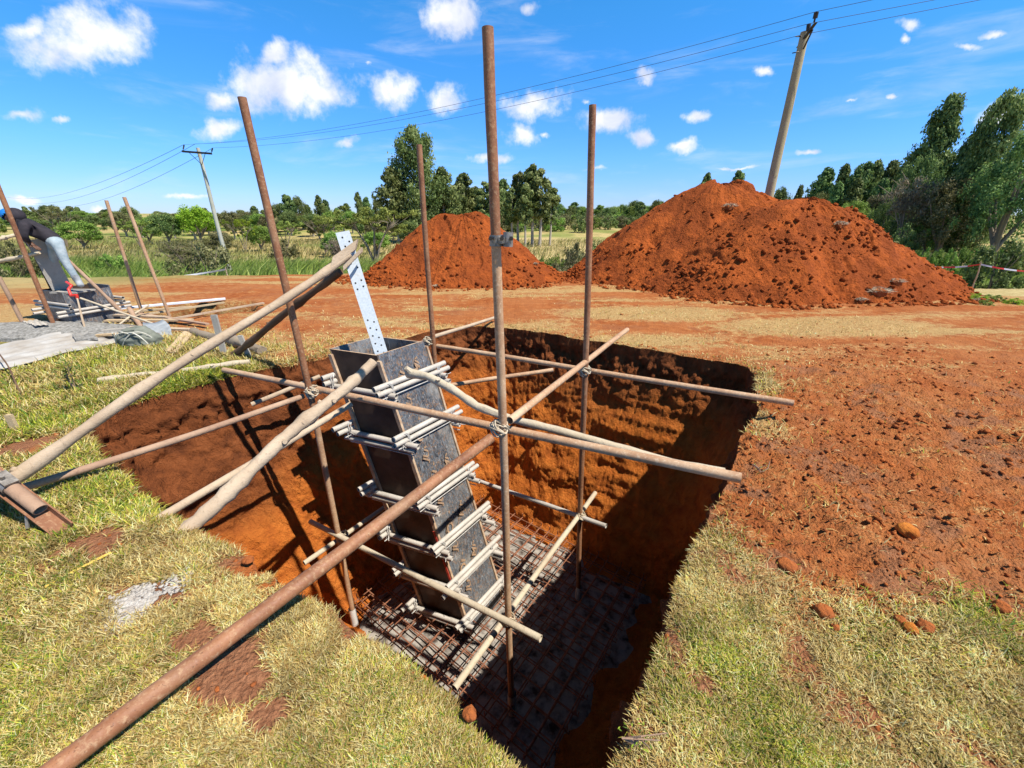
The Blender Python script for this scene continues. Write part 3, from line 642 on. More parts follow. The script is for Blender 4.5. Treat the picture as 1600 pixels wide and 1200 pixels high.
def build_column():
    zb = -2.96; zt = .42; h1, h2, th = .30, .30, .018
    root = empty('column_formwork', caxis(zb)); L = root.location.copy()
    tag(root, 'tall leaning box of black film faced plywood standing in the open pit', 'formwork')
    A, B = a1, a2
    def pn(c1, c2, n1, n2): return [A*(c1-n1)+B*(c2-n2), A*(c1+n1)+B*(c2-n2), A*(c1+n1)+B*(c2+n2), A*(c1-n1)+B*(c2+n2)]
    defs = [(0, -h2, h1, th/2), (0, h2, h1, th/2), (-h1+th/2, 0, th/2, h2-th/2-.001), (h1-th/2, 0, th/2, h2-th/2-.001)]
    pans = []
    for i, (c1, c2, n1, n2) in enumerate(defs):
        mb = MB(); prism(mb, pn(c1, c2, n1, n2), zb, zt-.004*i, m=0, medge=1)
        p = mb.build('panel', [M['ply'] if i != 2 else M['plyshade'], M['plyedge']], root, smooth=False, loc=None); p.location = -L; pans.append(p)
    # corner battens
    for (c1, c2) in ((-h1-.012, -h2-.006), (h1+.012, -h2-.008), (-h1-.012, h2+.004), (h1+.012, h2+.004)):
        mb = MB(); prism(mb, pn(c1, c2, .012, .021), zb+.01, zt-.06, m=0); o = mb.build('batten', M['plyedge'], root, smooth=False); o.location = -L
    mb = MB(); prism(mb, pn(-h1-.027, -h2+.01, .003, .012), -2.2, -1.55, m=0); o = mb.build('edge_paint', M['redpaint'], root, smooth=False); o.location = -L
    # faded print on the right-hand face
    up = (caxis(zt)-caxis(zb)).normalized(); nrm = (-a2).normalized(); nrm = (nrm-up*nrm.dot(up)).normalized(); rt = up.cross(nrm).normalized()
    if rt.dot(a1) < 0: rt = -rt
    def mark(txt, s, z, ang, size):
        cu = bpy.data.curves.new('print_mark', 'FONT'); cu.body = txt; cu.size = size; cu.align_x = 'CENTER'; cu.align_y = 'CENTER'; cu.extrude = .0012; cu.offset = .004
        ob = bpy.data.objects.new('print_mark', cu); COL.objects.link(ob)
        dg = bpy.context.evaluated_depsgraph_get(); me = bpy.data.meshes.new_from_object(ob.evaluated_get(dg)); bpy.data.objects.remove(ob)
        o = bpy.data.objects.new('print_mark', me); COL.objects.link(o); me.materials.clear(); me.materials.append(M['print']); o.parent = pans[0]
        x = rt*math.cos(ang)+up*math.sin(ang); y = -rt*math.sin(ang)+up*math.cos(ang); zz = x.cross(y)
        p = caxis(z)-a2*(h2+th/2+.0022)+a1*s; R = Matrix((x, y, zz)).transposed().to_4x4(); R.translation = p; o.matrix_local = R
    def dline(s, z, ang, ln):
        x = rt*math.cos(ang)+up*math.sin(ang); y = -rt*math.sin(ang)+up*math.cos(ang); p = caxis(z)-a2*(h2+th/2+.0018)+a1*s
        mb = MB(); mb.box(p, x*ln/2, y*.003, nrm*.0008); o = mb.build('print_line', M['print'], pans[0], smooth=False)
    an = math.radians(52)
    for z in (.17, -.42, -.95, -1.55, -2.1):
        mark('OLZ', -.07, z, an, .17); mark('MIX', .14, z+.05, an, .14); dline(-.13, z+.02, an, .30); dline(.07, z, an, .34); mark('JUX', -.1, z-.27, an, .13)
    return root
build_column()
def build_pipe_clamp(z, seed, label, over=.17):
    rr = random.Random(seed); c = caxis(z); root = empty('pipe_clamp', c); r = .0275; h = .325+r
    tag(root, label, 'clamp', 'pipe clamps tied round the black formwork')
    def pipe(side, along, out, dz, l0, l1):
        for k in (-.032, .030):
            zz = dz+k; cc = caxis(z+zz)-c
            o1 = rr.uniform(-.05, .05); o2 = rr.uniform(-.04, .05)
            p0 = cc+out*h-along*(l0+o1); p1 = cc+out*(h+rr.uniform(0, .01))+along*(l1+o2)+Vector((0, 0, rr.uniform(-.01, .01)))
            mb = MB(); mb.tube(densify(p0, p1, 4, 0, seed), r*rr.uniform(.95, 1.05), 14, hollow=True, mc=0); mb.build('pipe', M['palepipe'], root)
        mb = MB(); cc = caxis(z+dz-.092)-c; mb.tube([cc+out*(h-.012)-along*(l0-.05), cc+out*(h-.010)+along*(l1-.03)], .006, 6); mb.build('tie_rod', M['tiewire'], root)
    s1, s2 = .33+over, .33+over*.85
    pipe(0, a1, -a2, 0, s1, s2); pipe(0, a1, a2, 0, s1, s2)
    pipe(0, a2, -a1, -.108, s2*.95, s1*.92); pipe(0, a2, a1, -.108, s2*.95, s1*.92)
    for sx in (-1, 1):
        for sy in (-1, 1):
            mb = MB(); cc = caxis(z-.05)-c+a1*(sx*(h-.0))+a2*(sy*(h-.0)); pts = []
            for k in range(40):
                t = k/39*2*math.pi*2.6; w = .012*math.sin(t*.7)
                pts.append(cc+(a1*sx*.045-a2*sy*.02)*math.cos(t)*.9+Vector((0, 0, 1))*math.sin(t)*.10+(a1*sx+a2*sy)*w+a2*sy*(-.012+.02*k/39))
            e = pts[-1]; pts2 = [e, e+(a1*sx*rr.uniform(.04, .12)-a2*rr.uniform(.02, .14))+Vector((0, 0, rr.uniform(-.06, .05))), ]
            mb.tube(pts, .0045, 5); mb.tube(pts2, .0035, 5)
            e = pts[0]; mb.tube([e, e-a2*rr.uniform(.03, .15)+a1*rr.uniform(-.1, .1)+Vector((0, 0, rr.uniform(-.03, .03)))], .0035, 5)
            mb.build('wire_tie', M['tiewire'], root)
    return root
def z_on_front_edge(u, v):                                  # height at which the front edge passes this photograph row
    best = None
    for i in range(400):
        z = -2.95+3.37*i/399; p = caxis(z)-E1/2-E2/2; dz = p.z-H; dep = p.y*_c-dz*_s; vv = 600-F*(p.y*_s+dz*_c)/dep
        if best is None or abs(vv-v) < best[0]: best = (abs(vv-v), z)
    return best[1]
for i, (v, lab) in enumerate(((603, 'topmost pipe clamp just below the open top of the black formwork'), (679, 'second pipe clamp from the top, crossed by the upper scaffold rail'),
        (775, 'third pipe clamp from the top, partly behind the long diagonal tube'), (846, 'fourth pipe clamp from the top of the leaning formwork'),
        (905, 'fifth pipe clamp down, cement covered and just above the low rail'), (962, 'lowest pipe clamp close above the rebar mat'))):
    build_pipe_clamp(z_on_front_edge(0, v), 11+i, lab)

def build_stub():
    zt = 1.55; p0 = caxis(.42)-a2*.16+a1*.0; up = (caxis(1)-caxis(0)).normalized()
    tgt = V(535, 362, 4.05); p1 = tgt; base = G(596, 552, .40)
    up = (p1-base).normalized(); base2 = base-up*1.2
    root = empty('steel_angle', base2); tag(root, 'perforated galvanised steel angle rising out of the black formwork', 'steel angle')
    view = Vector((base.x, base.y, base.z-H)).normalized(); w = up.cross(view).normalized()
    if w.x < 0: w = -w
    n = w.cross(up).normalized(); n = n if n.y < 0 else -n      # towards the camera
    W = .125; T = .010
    import bmesh
    L = (p1-base2).length; rnd = random.Random(3)
    # uncut front flange; dark discs on it paint the shade of bolt holes
    def P(x, y, d=0): return (w*x+up*y+n*d)
    holes = []
    for y0 in (L-.05, L-.13, L-.21, L-.29): holes += [(-.018+.002, y0), (.032, y0-.045)]
    for y0 in (1.23, 1.31, 1.39, 1.47, 1.55): holes += [(-.028, y0), (.024, y0-.03)]
    for y0 in (L-.47, L-.53): holes += [(-.03, y0), (.03, y0+.015)]
    mb = MB(); mb.box(P(0, L/2), w*(W/2), up*(L/2), n*(T/2)); fl = mb.build('flange', M['galv'], root, smooth=False)
    mb = MB(); mb.box(P(-W/2+T/2, L/2, -W/2-T/2-.0005), w*(T/2), up*(L/2), n*(W/2)); mb.build('flange', M['galv'], root, smooth=False)
    for (x, y) in holes:
        mb = MB(); pts = [P(x+.0088*math.cos(k*math.pi/6), y+.0088*math.sin(k*math.pi/6), T/2+.0006) for k in range(12)]
        mb.add(pts, [list(range(12))]); mb.build('bolt_hole_dark', M['darkmetal'], fl, smooth=False)
    return root, p1, up
stub, stub_top, stub_up = build_stub()

# ------------------------------------------------------------------ scaffold tubes
R6 = .030
def scaffold(p0, p1, label, mat='rust', r=R6, group='rusty scaffold tubes round the pit', bend=0.0, n=14, seed=0, mid=None, cat='scaffold tube', name='scaffold_tube'):
    sd_ = int(abs(Vector(p0).x*977+Vector(p1).z*131)) % 997; pts = densify(p0, p1, n, bend, sd_, .0016)
    mb = MB(); mb.tube(pts, r, 18, hollow=True, jit=.03); o = mb.build(name, M[mat], None, loc=tuple(pts[0])); tag(o, label, cat, group); return o
PC, PL, PR, PBk = G(800, 1120, -D), G(555, 975, -D), G(903, 940, -D), Vector((-1.03, 5.0, -D))
tC = V(762, 43, 2.57); jC = V(775, 378, 2.57)
PC0 = Vector((PC.x, 2.57, -3.0))
scaffold(PC0, V(775, 380, 2.57), 'lower part of the central upright tube, from the pit floor up to the coupler', 'rustpale')
scaffold(V(775, 383, 2.57), tC, 'tall rusty tube rising above the coupler, highest thing at the centre', 'rust')
scaffold(PL, V(490, 640, 3.61), 'lower part of the left upright tube, standing inside the pit', 'rustpale')
scaffold(V(489, 634, 3.61), V(378, 152, 3.61), 'leaning rusty upright left of the black formwork against the sky', 'rust')
scaffold(PR, V(926, 164, 3.93), 'rusty upright right of the central one, between the two soil heaps', 'rust')
scaffold(PBk, V(655, 226, 5.0), 'thin far upright just behind the right edge of the formwork top', 'rust')
def sleeve(p, label):
    mb = MB(); mb.tube([Vector((p.x, p.y, p.z-.02)), Vector((p.x, p.y, p.z+.28))], .044, 16, cap=False); mb.tube([Vector((p.x, p.y, p.z+.28)), Vector((p.x, p.y, p.z-.02))], .040, 16, cap=False)
    o = mb.build('pipe_sleeve', M['plastic'], None, loc=(p.x, p.y, p.z)); tag(o, label, 'pipe sleeve', 'white sleeves at the feet of the uprights')
sleeve(Vector((PC.x, 2.57, -3.0)), 'white sleeve round the foot of the central upright, deep in shade')
sleeve(Vector((PL.x, PL.y, -3.1)), 'white sleeve round the foot of the left upright at the rebar corner')
sleeve(PR, 'white sleeve round the foot of the right upright on the pit floor')
# joints
JC, JL, JR, JB = V(780, 668, 2.57), V(488, 612, 3.61), V(913, 578, 3.93), V(669, 533, 5.0)
jc, jl, jr, jb = V(793, 968, 2.57), V(535, 838, 3.61), V(907, 807, 3.93), Vector((-1.03, 5.0, -1.72))
def through(a, b, ta, tb, off=Vector((0, 0, 0))):
    return a+(b-a)*ta+off, a+(b-a)*tb+off
fr = Vector((-.03, -.055, 0)); fq = Vector((-.05, -.03, 0))
# upper rails
dA = (JC-JL)
p0 = V(350, 578, 4.36); p1 = V(1158, 747, 2.02)
scaffold(p0, p1+Vector((0, 0, 0)), 'long thick rail crossing in front of the formwork to the right pit edge', 'rustpale', r=.031)
p0 = V(695, 545, 5.0)+Vector((-.12, .12, .0)); p1 = V(1240, 630, 3.22)
scaffold(p0, p1, 'pale rail running from the far upright across to the right pit edge', 'rustpale', r=.029)
scaffold(V(980, 515, 5.25), JC+Vector((.075, .05, .03)), 'short rail from the central joint rising past the right upright', 'rustpale', r=.029)
scaffold(G(84, 1204, .07)+Vector((-.1, -.16, 0)), JC+Vector((-.06, -.04, -.065)), 'long thick tube lying from the front turf up to the central joint', 'rust', r=.035)
# low rails
scaffold(V(485, 815, 3.86), V(845, 998, 2.22), 'low rail in front of the formwork, lower of the two crossing it', 'timberpale', r=.029)
scaffold(V(475, 880, 3.30), jb+Vector((.1, .16, 0)), 'low rail running from the left upright behind the formwork', 'timberpale', r=.027)
scaffold(V(710, 1075, 2.02), V(930, 770, 4.35), 'low rail from the front shade to the right upright', 'timberpale', r=.028)
scaffold(V(728, 744, 5.05), V(947, 822, 3.72), 'low far rail ending beyond the right upright', 'palepipe', r=.027)
# other tubes
scaffold(V(688, 604, 4.9), V(864, 578, 5.2), 'short brown tube sticking out behind the formwork over the pit', 'rustpale', r=.028)
scaffold(V(678, 526, 5.0), V(774, 496, 6.9), 'thin tube from the far upright up to the far pit edge', 'timber', r=.025)
scaffold(G(28, 782, .09)+Vector((-.25, -.1, .02)), V(474, 619, 3.66), 'slim bent tube running from the left turf over the pit corner', 'timberbrown', r=.026, bend=.02)
scaffold(V(393, 632, 4.1), V(500, 588, 4.55), 'short pale pole end behind the left upright', 'timber', r=.026)
scaffold(G(258, 803, .0)+Vector((-.05, -.03, -.03)), V(548, 632, 3.35), 'slim pole beside the thick split timber, left of the formwork', 'timber', r=.027)
# lashings
def lashing(c, axes, label, r=.055, turns=5):
    mb = MB(); rr = random.Random(int(c.x*1000)); c = Vector(c)
    for (d1, d2) in axes:
        pts = []; d1 = d1.normalized(); d2 = (d2-d1*d2.dot(d1)).normalized(); d3 = d1.cross(d2)
        for k in range(turns*12):
            t = k/12*2*math.pi; pts.append(c+(d2*math.cos(t)+d3*math.sin(t))*(r+.006*math.sin(t*3.1)+rr.uniform(0, .003))+d1*(.035*math.sin(t*.21)))
        mb.tube(pts, .0055, 5)
        e = pts[-1]; mb.tube([e, e+d3*.05+Vector((0, 0, .03)), e+d3*.08+d1*.02+Vector((0, 0, -.01))], .005, 5)
    mb.box(c, Vector((.018, .01, 0)), Vector((-.008, .02, 0)), Vector((0, 0, .022)))
    o = mb.build('lashing', M['rope'], None, loc=tuple(c)); tag(o, label, 'lashing', 'lashings at the scaffold joints')
X, Y_, Z_ = Vector((1, 0, 0)), Vector((0, 1, 0)), Vector((0, 0, 1)); A1, A2 = Vector((.59, .8, 0)), Vector((.8, -.6, 0))
for c, lab in ((JC, 'lashing at the central upper joint where four tubes meet'), (JL, 'dark lashing on the left upright at the upper rail'), (JR, 'lashing on the right upright at the upper rail'), (JB, 'lashing on the far upright beside the formwork top'),
               (jc, 'lashing on the central upright at the low rails'), (jl, 'lashing on the left upright at the low rails'), (jr, 'lashing on the right upright at the low rails')):
    lashing(c, ((A1+Z_*.9, A2), (A2+Z_*.9, A1)), lab)
def coupler():
    c = V(776, 375, 2.57)+Vector((.012, -.01, 0)); root = empty('tube_coupler', c); tag(root, 'swivel coupler clamped on the central upright tube', 'coupler')
    mb = MB(); mb.tube([(-.012, .01, -.028), (-.012, .01, .028)], .041, 16); mb.tube([(-.012, .01, -.034), (-.012, .01, -.028)], .044, 16); mb.build('collar', M['clampmetal'], root)
    mb = MB(); mb.tube([(.055, -.02, -.035), (.058, -.02, .045)], .030, 12, hollow=True); mb.box((.03, -.03, .0), X*.03, Y_*.014, Z_*.018); mb.build('collar', M['clampmetal'], root)
    for x in (-.045, .02, .075):
        mb = MB(); mb.tube([(x, -.055, .012), (x, .02, .012)], .007, 8); mb.tube([(x, -.062, .012), (x, -.05, .012)], .013, 6); mb.build('bolt', M['darkmetal'], root)
coupler()

# ------------------------------------------------------------------ timber props
def timber(p0, p1, r0, r1, label, mat, seed, name='timber_prop', cat='timber prop', jit=.10, wob=.006, bend=0.0, knots=5, group=None, n=34, flat=1.0):
    rr = random.Random(seed); pts = densify(p0, p1, n, bend, seed, wob)
    rad = [r0+(r1-r0)*i/n for i in range(n+1)]; rad = [a*(1+.08*math.sin(i*.9+seed)+.05*rr.uniform(-1, 1)) for i, a in enumerate(rad)]
    for k in range(knots):
        i = rr.randrange(2, n-2); rad[i] *= 1.16; rad[i+1] *= 1.07
    rad[0] *= .96; mb = MB(); st = random.getstate(); random.seed(seed); mb.tube(pts, rad, 14, jit=jit, flat=flat); random.setstate(st)
    for k in range(knots//2):                       # cut branch stubs
        i = rr.randrange(4, n-4); d = Vector((rr.uniform(-1, 1), rr.uniform(-1, .2), rr.uniform(0, 1))).normalized()
        mb.tube([pts[i], pts[i]+d*(rad[i]*1.35)], [rad[i]*.5, rad[i]*.38], 8)
    o = mb.build(name, M[mat], None, loc=tuple(pts[0])); tag(o, label, cat, group); return o
ptop = V(546, 398, 3.94)
timber(G(8, 790, .10)+Vector((-.25, -.16, -.06)), ptop, .038, .031, 'long pale prop pole reaching up to the steel angle', 'timber', 3, wob=.007, jit=.10)
# the split end nailed to the angle
mb = MB(); dd = (ptop-G(8, 790, .1)).normalized(); mb.box(ptop+Vector((-.02, -.05, .02)), dd*.15, Vector((.01, .02, .045)), Vector((0, .02, 0))); mb.box(ptop+Vector((.05, -.055, -.03)), dd*.12+Z_*.02, Vector((0, .0, .02)), Vector((0, .015, 0)))
o = mb.build('prop_cleat', M['timber'], None, smooth=False, loc=tuple(ptop)); tag(o, 'split board cleat nailed against the steel angle', 'wooden cleat')
timber(Vector((-3.72, 5.05, -.05)), V(532, 424, 4.15), .040, .036, 'dark prop pole behind the long pale prop', 'timberdark', 5, wob=.004)
timber(G(303, 816, .0)+Vector((-.05, -.04, -.05)), V(583, 566, 3.25), .045, .040, 'thick knotty timber leaning on the front of the formwork', 'timber', 8, wob=.010, jit=.16, knots=9)
bp = [V(638, 583, 3.42), V(668, 588, 3.3), V(705, 607, 3.15), V(745, 635, 3.0), V(800, 655, 2.85), V(870, 672, 2.72), V(960, 697, 2.6), V(1050, 722, 2.5), V(1132, 736, 2.42)]
mb = MB(); rad = [.045, .034, .036, .034, .031, .030, .029, .026, .022]; pts = []; rds = []
for i in range(8):
    for k in range(4): pts.append(bp[i].lerp(bp[i+1], k/4)); rds.append((rad[i]*(1-k/4)+rad[i+1]*k/4)*(1+.08*math.sin(i*4+k*2.1)))
pts.append(bp[-1]); rds.append(rad[-1]); random.seed(4); mb.tube(pts, rds, 12, jit=.12)
mb.tube([pts[1], pts[1]+Vector((-.05, -.03, .07))], [.034, .020], 8); mb.tube([pts[6], pts[6]+Vector((.0, -.04, .05))], [.026, .018], 8)
o = mb.build('branch_prop', M['timberpale'], None, loc=tuple(bp[0])); tag(o, 'crooked pale branch reaching from the formwork to the right pit edge', 'branch')
def gp(u, v, h=0.0): p = G(u, v); p = Vector((p.x, p.y, gz(p.x, p.y)+h)); return p
timber(gp(156, 599, .035), gp(392, 571, .04), .036, .032, 'thin pale log lying on the grass by the left pit edge', 'timberpale', 12, 'log', 'log', wob=.008)
timber(gp(303, 523, .06), gp(412, 556, .05), .055, .065, 'dark bark covered log lying under the prop poles', 'bark', 14, 'log', 'log', wob=.012, jit=.2)
def stake(u0, v0, u1, v1, w, label, mat='greyboard', h=None):
    b = gp(u1, v1, -.05); t = V(u0, v0, b.y); mb = MB(); d = (t-b); mb.box(b+d/2, d/2, X*w/2+Y_*.004, Y_*.012); o = mb.build('wooden_stake', M[mat], None, smooth=False, loc=tuple(b)); tag(o, label, 'wooden stake', 'wooden stakes in the ground')
stake(334, 492, 351, 556, .07, 'upright whitish board stake beside the dark log'); stake(375, 524, 391, 560, .055, 'short leaning stake at the far end of the dark log')
stake(13, 648, 24, 672, .045, 'short blond wooden peg in the green grass at the left edge', 'lumber')
timber(gp(5, 566, .0)+Vector((0, 0, .30)), gp(40, 627, 0), .006, .008, 'thin bare stick standing in the left grass', 'timberdark', 21, 'stick', 'stick', knots=0)
# yellow strap, board offcut
mb = MB(); a, b = gp(72, 920, .018), gp(176, 868, .02); mb.tube([a, a.lerp(b, .3)+Vector((0, .012, 0)), a.lerp(b, .65)+Vector((0, -.006, .004)), b], .007, 6); o = mb.build('yellow_strap', M['yellow'], None, loc=tuple(a)); tag(o, 'yellow cane strip lying on the turf below the bare brown patch', 'strip')
def flat_board(quad, th, mat, name, label, cat, h=.02, group=None):
    P = [gp(u, v, h) for u, v in quad]; z = sum(p.z for p in P)/4; nrm = (P[1]-P[0]).cross(P[3]-P[0]).normalized()
    if nrm.z < 0: nrm = -nrm
    n = 8; mb = MB(); vs = []
    for lv in (0, 1):
        for i in range(n+1):
            for j in range(3):
                a = P[0].lerp(P[1], i/n); b = P[3].lerp(P[2], i/n); p = a.lerp(b, j/2)+Vector((0, 0, th*lv+.006*math.sin(i*1.3)+.004*math.sin(j*2+i))); vs.append(p)
    W = 3; O = (n+1)*W; fs = []
    for i in range(n):
        for j in range(2):
            q = [i*W+j, (i+1)*W+j, (i+1)*W+j+1, i*W+j+1]; fs.append([k+O for k in q]); fs.append(q[::-1])
    for i in range(n):
        fs.append([i*W, i*W+O, (i+1)*W+O, (i+1)*W]); fs.append([i*W+2, (i+1)*W+2, (i+1)*W+2+O, i*W+2+O])
    fs.append([0, 1, 1+O, O]); fs.append([1, 2, 2+O, 1+O]); e = n*W; fs.append([e, e+O, e+1+O, e+1]); fs.append([e+1, e+1+O, e+2+O, e+2])
    mb.add(vs, fs); o = mb.build(name, M[mat], None, smooth=False, loc=tuple(P[0])); tag(o, label, cat, group)
    bpy.context.view_layer.update(); return o
flat_board([(261, 556), (278, 557), (303, 524), (288, 522)], .03, 'lumber', 'board', 'short warped board lying on the yellow grass', 'board')

# steel driving rail and tube at the lower left edge
def rail_thing():
    A = gp(102, 836, .02); B = V(-30, 758, 2.02); B.z = .42; d = (B-A); dn = d.normalized(); s = dn.cross(Z_).normalized(); u2 = s.cross(dn)
    root = empty('channel_prop', A); tag(root, 'rusty brown steel channel with a tube clamped in it at the left edge', 'steel channel')
    mb = MB(); w = .042
    mb.box(d/2+u2*-.012, d/2, s*w, u2*.004); mb.box(d/2+s*w+u2*.012, d/2, s*.004, u2*.026); mb.build('channel', M['rust'], root, smooth=False)
    mb = MB(); mb.tube([d*.22+u2*.045, d*.6+u2*.045, d*1.05+u2*.045], .034, 18, hollow=True); mb.build('tube', M['timberbrown'], root)
    mb = MB(); mb.tube([d*.50+u2*.045, d*.62+u2*.045], .041, 18); mb.box(d*.56+u2*.09, dn*.05, s*.03, u2*.006); mb.tube([d*.56+u2*.10-s*.012, d*.56+u2*.125-s*.012], .012, 6); mb.build('clamp_band', M['clampmetal'], root)
    mb = MB(); p = d*.33; mb.tube([p, p-s*.03-Z_*.05, p-s*.05-Z_*.12], .009, 8); mb.build('bent_rod', M['clampmetal'], root)
rail_thing()

# ------------------------------------------------------------------ pit floor: blinding and rebar mat
def build_floor_things():
    n = 64; mb = MB(); cen = nq(2.35, 3.05); vs = [Vector((cen[0], cen[1], -D+.075))]; 
    for ring in (.35, .7, 1.0):
        for i in range(n):
            a = 2*math.pi*i/n; R = 1.0/max(abs(math.cos(a))/1.58, abs(math.sin(a))/1.42); R *= (1+.06*math.sin(a*5)+.04*math.sin(a*11+1))*ring
            p = cen+EN*math.cos(a)*R+EQ*math.sin(a)*R; vs.append(Vector((p[0], p[1], -D+(.07+.02*random.random() if ring < 1 else -.03))))
    fs = [[0, 1+i, 1+(i+1) % n] for i in range(n)]
    for r in range(2): fs += [[1+r*n+i, 1+(r+1)*n+i, 1+(r+1)*n+(i+1) % n, 1+r*n+(i+1) % n] for i in range(n)]
    mb.add(vs, fs); o = mb.build('concrete_blinding', M['blinding'], None, loc=tuple(vs[0])); tag(o, 'rough whitish lean concrete bed on the pit floor under the rebar', 'concrete slab')
    root = empty('rebar_mat', Vector((cen[0], cen[1], -D+.1))); tag(root, 'rusty rebar mesh lying on the pit floor round the formwork foot', 'rebar mesh')
    def bar(p, q, r=.0075):
        d = (q-p).normalized(); mb = MB(); mb.tube([p+Z_*.07+d*.0, p, q, q+Z_*.07], r, 6); mb.build('bar', M['rebar'], root)
    L = root.location
    for lay, z in ((0, -D+.12), (1, -D+.25)):
        st = .19 if lay == 0 else .165
        q = 1.85
        while q < 4.35:
            if lay == 0 or not (2.6 < q < 3.3): bar(Vector((*nq(.95, q), z))-L, Vector((*nq(3.85, q+random.uniform(-.02, .02)), z))-L)
            else: bar(Vector((*nq(.95, q), z))-L, Vector((*nq(2.05, q), z))-L)
            q += st
        nn = 1.0
        while nn < 3.85:
            bar(Vector((*nq(nn, 1.8), z+.016))-L, Vector((*nq(nn+random.uniform(-.02, .02), 4.35), z+.016))-L); nn += st
build_floor_things()
# ------------------------------------------------------------------ soil heaps
def heap(name, label, cx, cy, h, Rl, Rr, Rf, Rb, ridge, seed, res=300, peaks=(), rot=0.0):
    n = res; th = np.linspace(0, 2*np.pi, 520, endpoint=False); s = np.linspace(0, 1.18, 190)
    C, S = np.cos(th)[:, None], np.sin(th)[:, None]
    Rx = np.where(C > 0, Rr, Rl); Ry = np.where(S > 0, Rb, Rf); R = 1/np.sqrt((C/Rx)**2+(S/Ry)**2)
    R = R*(1+.16*fbm(C*1.6+seed, S*1.6, seed, 3)*2)
    r = R*s[None, :]; X = r*C; Y = r*S
    prof = np.clip(1-s, 0, None)[None, :]*np.ones_like(C)
    k0 = prof*1.28; z = h*np.clip(k0-.0714*np.log1p(np.exp((k0-.95)*14)), 0, 1)/.93
    for (px, py, pw, ph) in peaks: z = z+ph*np.exp(-(((X-px)/pw)**2+((Y-py)/pw)**2))
    hf = np.clip(z/h, 0, 1)
    z = z+fbm(X*.8+seed, Y*.8, seed, 4)*.42*h**.5*np.clip(s*3, .3, 1)[None, :]*np.clip(prof*5, 0, 1)
    gul = fbm(np.arctan2(Y, X)*5+seed, r*.5, seed+2., 4, .6); z = z+gul*.20*np.clip(hf*3, 0, 1)*(.3+hf*.6)
    sl = fbm(X*1.5+9, Y*1.1, seed+4., 3); z = z-.10*sstep(.02, .10, sl)*np.clip(hf*2.5, 0, 1)*sstep(.0, .2, 1.05-s[None, :]); z = z+fbm(X*6, Y*6, seed, 4, .65)*(.12-.06*hf)+fbm(X*19, Y*19, seed, 3, .6)*(.085*(1-hf)**1.5+.018)
    gx, gy = cx+X, cy+Y; g = terrain(gx, gy)
    zz = g+np.where(s[None, :] > 1, -.10*(s[None, :]-1)*8, z)-.02
    vs = np.stack([gx, gy, zz], -1).reshape(-1, 3); ns = len(s); i = np.arange(520)[:, None]; j = np.arange(ns-1)[None, :]; i2 = (i+1) % 520
    f = np.stack([i*ns+j, i*ns+j+1, i2*ns+j+1, i2*ns+j], -1).reshape(-1, 4)
    o = mesh_obj(name, vs, f, M['heap'], loc=(cx, cy, 0)); tag(o, label, 'soil heap', 'excavated soil heaps')
    def zat(x, y):
        dx, dy = x-cx, y-cy; a = np.mod(np.arctan2(dy, dx), 2*np.pi); ii = np.clip((a/(2*np.pi)*520).astype(int), 0, 519); rr = np.hypot(dx, dy)
        jj = np.clip((rr/R[ii, 0]/1.18*(ns-1)).astype(int), 0, ns-1); return zz[ii, jj], rr/R[ii, 0]
    return zat
HEAPS = []
HEAPS.append((heap('soil_heap', 'smaller twin peaked red soil heap behind the centre, the leftmost heap', -1.35, 12.25, 1.50, 3.35, 3.1, 2.0, 1.9, 0, 3.0, peaks=((-.55, .05, .45, .17), (.45, 0, .5, .20))), -1.35, 12.25, 3.3))
HEAPS.append((heap('soil_heap', 'tallest orange red soil heap with a sharp crest, left of the leaning utility pole', 5.85, 12.6, 2.42, 4.4, 3.4, 3.2, 2.4, 0, 7.0, peaks=((-.30, 0, .30, .10), (.45, 0, .5, .12))), 5.6, 12.6, 4.0))
HEAPS.append((heap('soil_heap', 'broad dark red soil heap nearest the right, in front of the tallest one', 7.1, 10.7, 1.88, 4.0, 4.6, 2.45, 2.6, 0, 12.0, peaks=((0, 0, 1.0, .12),)), 7.05, 10.7, 3.6))
def heap_z(x, y):
    z = terrain(x, y)
    for zf, cx, cy, R in HEAPS:
        zz, s = zf(x, y); z = np.where(s < 1.1, np.maximum(z, zz), z)
    return z
def heap_crumbs():
    P = []; S = []
    for zf, cx, cy, R in HEAPS:
        k = 16000; a = RNG.uniform(0, 2*np.pi, k); r = R*np.sqrt(RNG.random(k))*1.15; x = cx+np.cos(a)*r; y = cy+np.sin(a)*r*.8
        zz, s = zf(x, y); ok = (s < 1.15) & (RNG.random(k) < (.05+1.1*np.clip(s, 0, 1)**5)*(.3+3*np.clip(fbm(x*1.2, y*1.2, 90., 3)+.15, 0, .4))) & (y < cy+.6); x, y = x[ok], y[ok]
        z = heap_z(x, y); sz = .007+.075*RNG.random(len(x))**7; P.append(np.stack([x, y, z+sz*.15], -1)); S.append(sz)
    scatter_lumps('heap_crumbs', 'loose red clods rolled down the soil heaps', np.concatenate(P), np.concatenate(S), M['heap'], .8)
heap_crumbs()
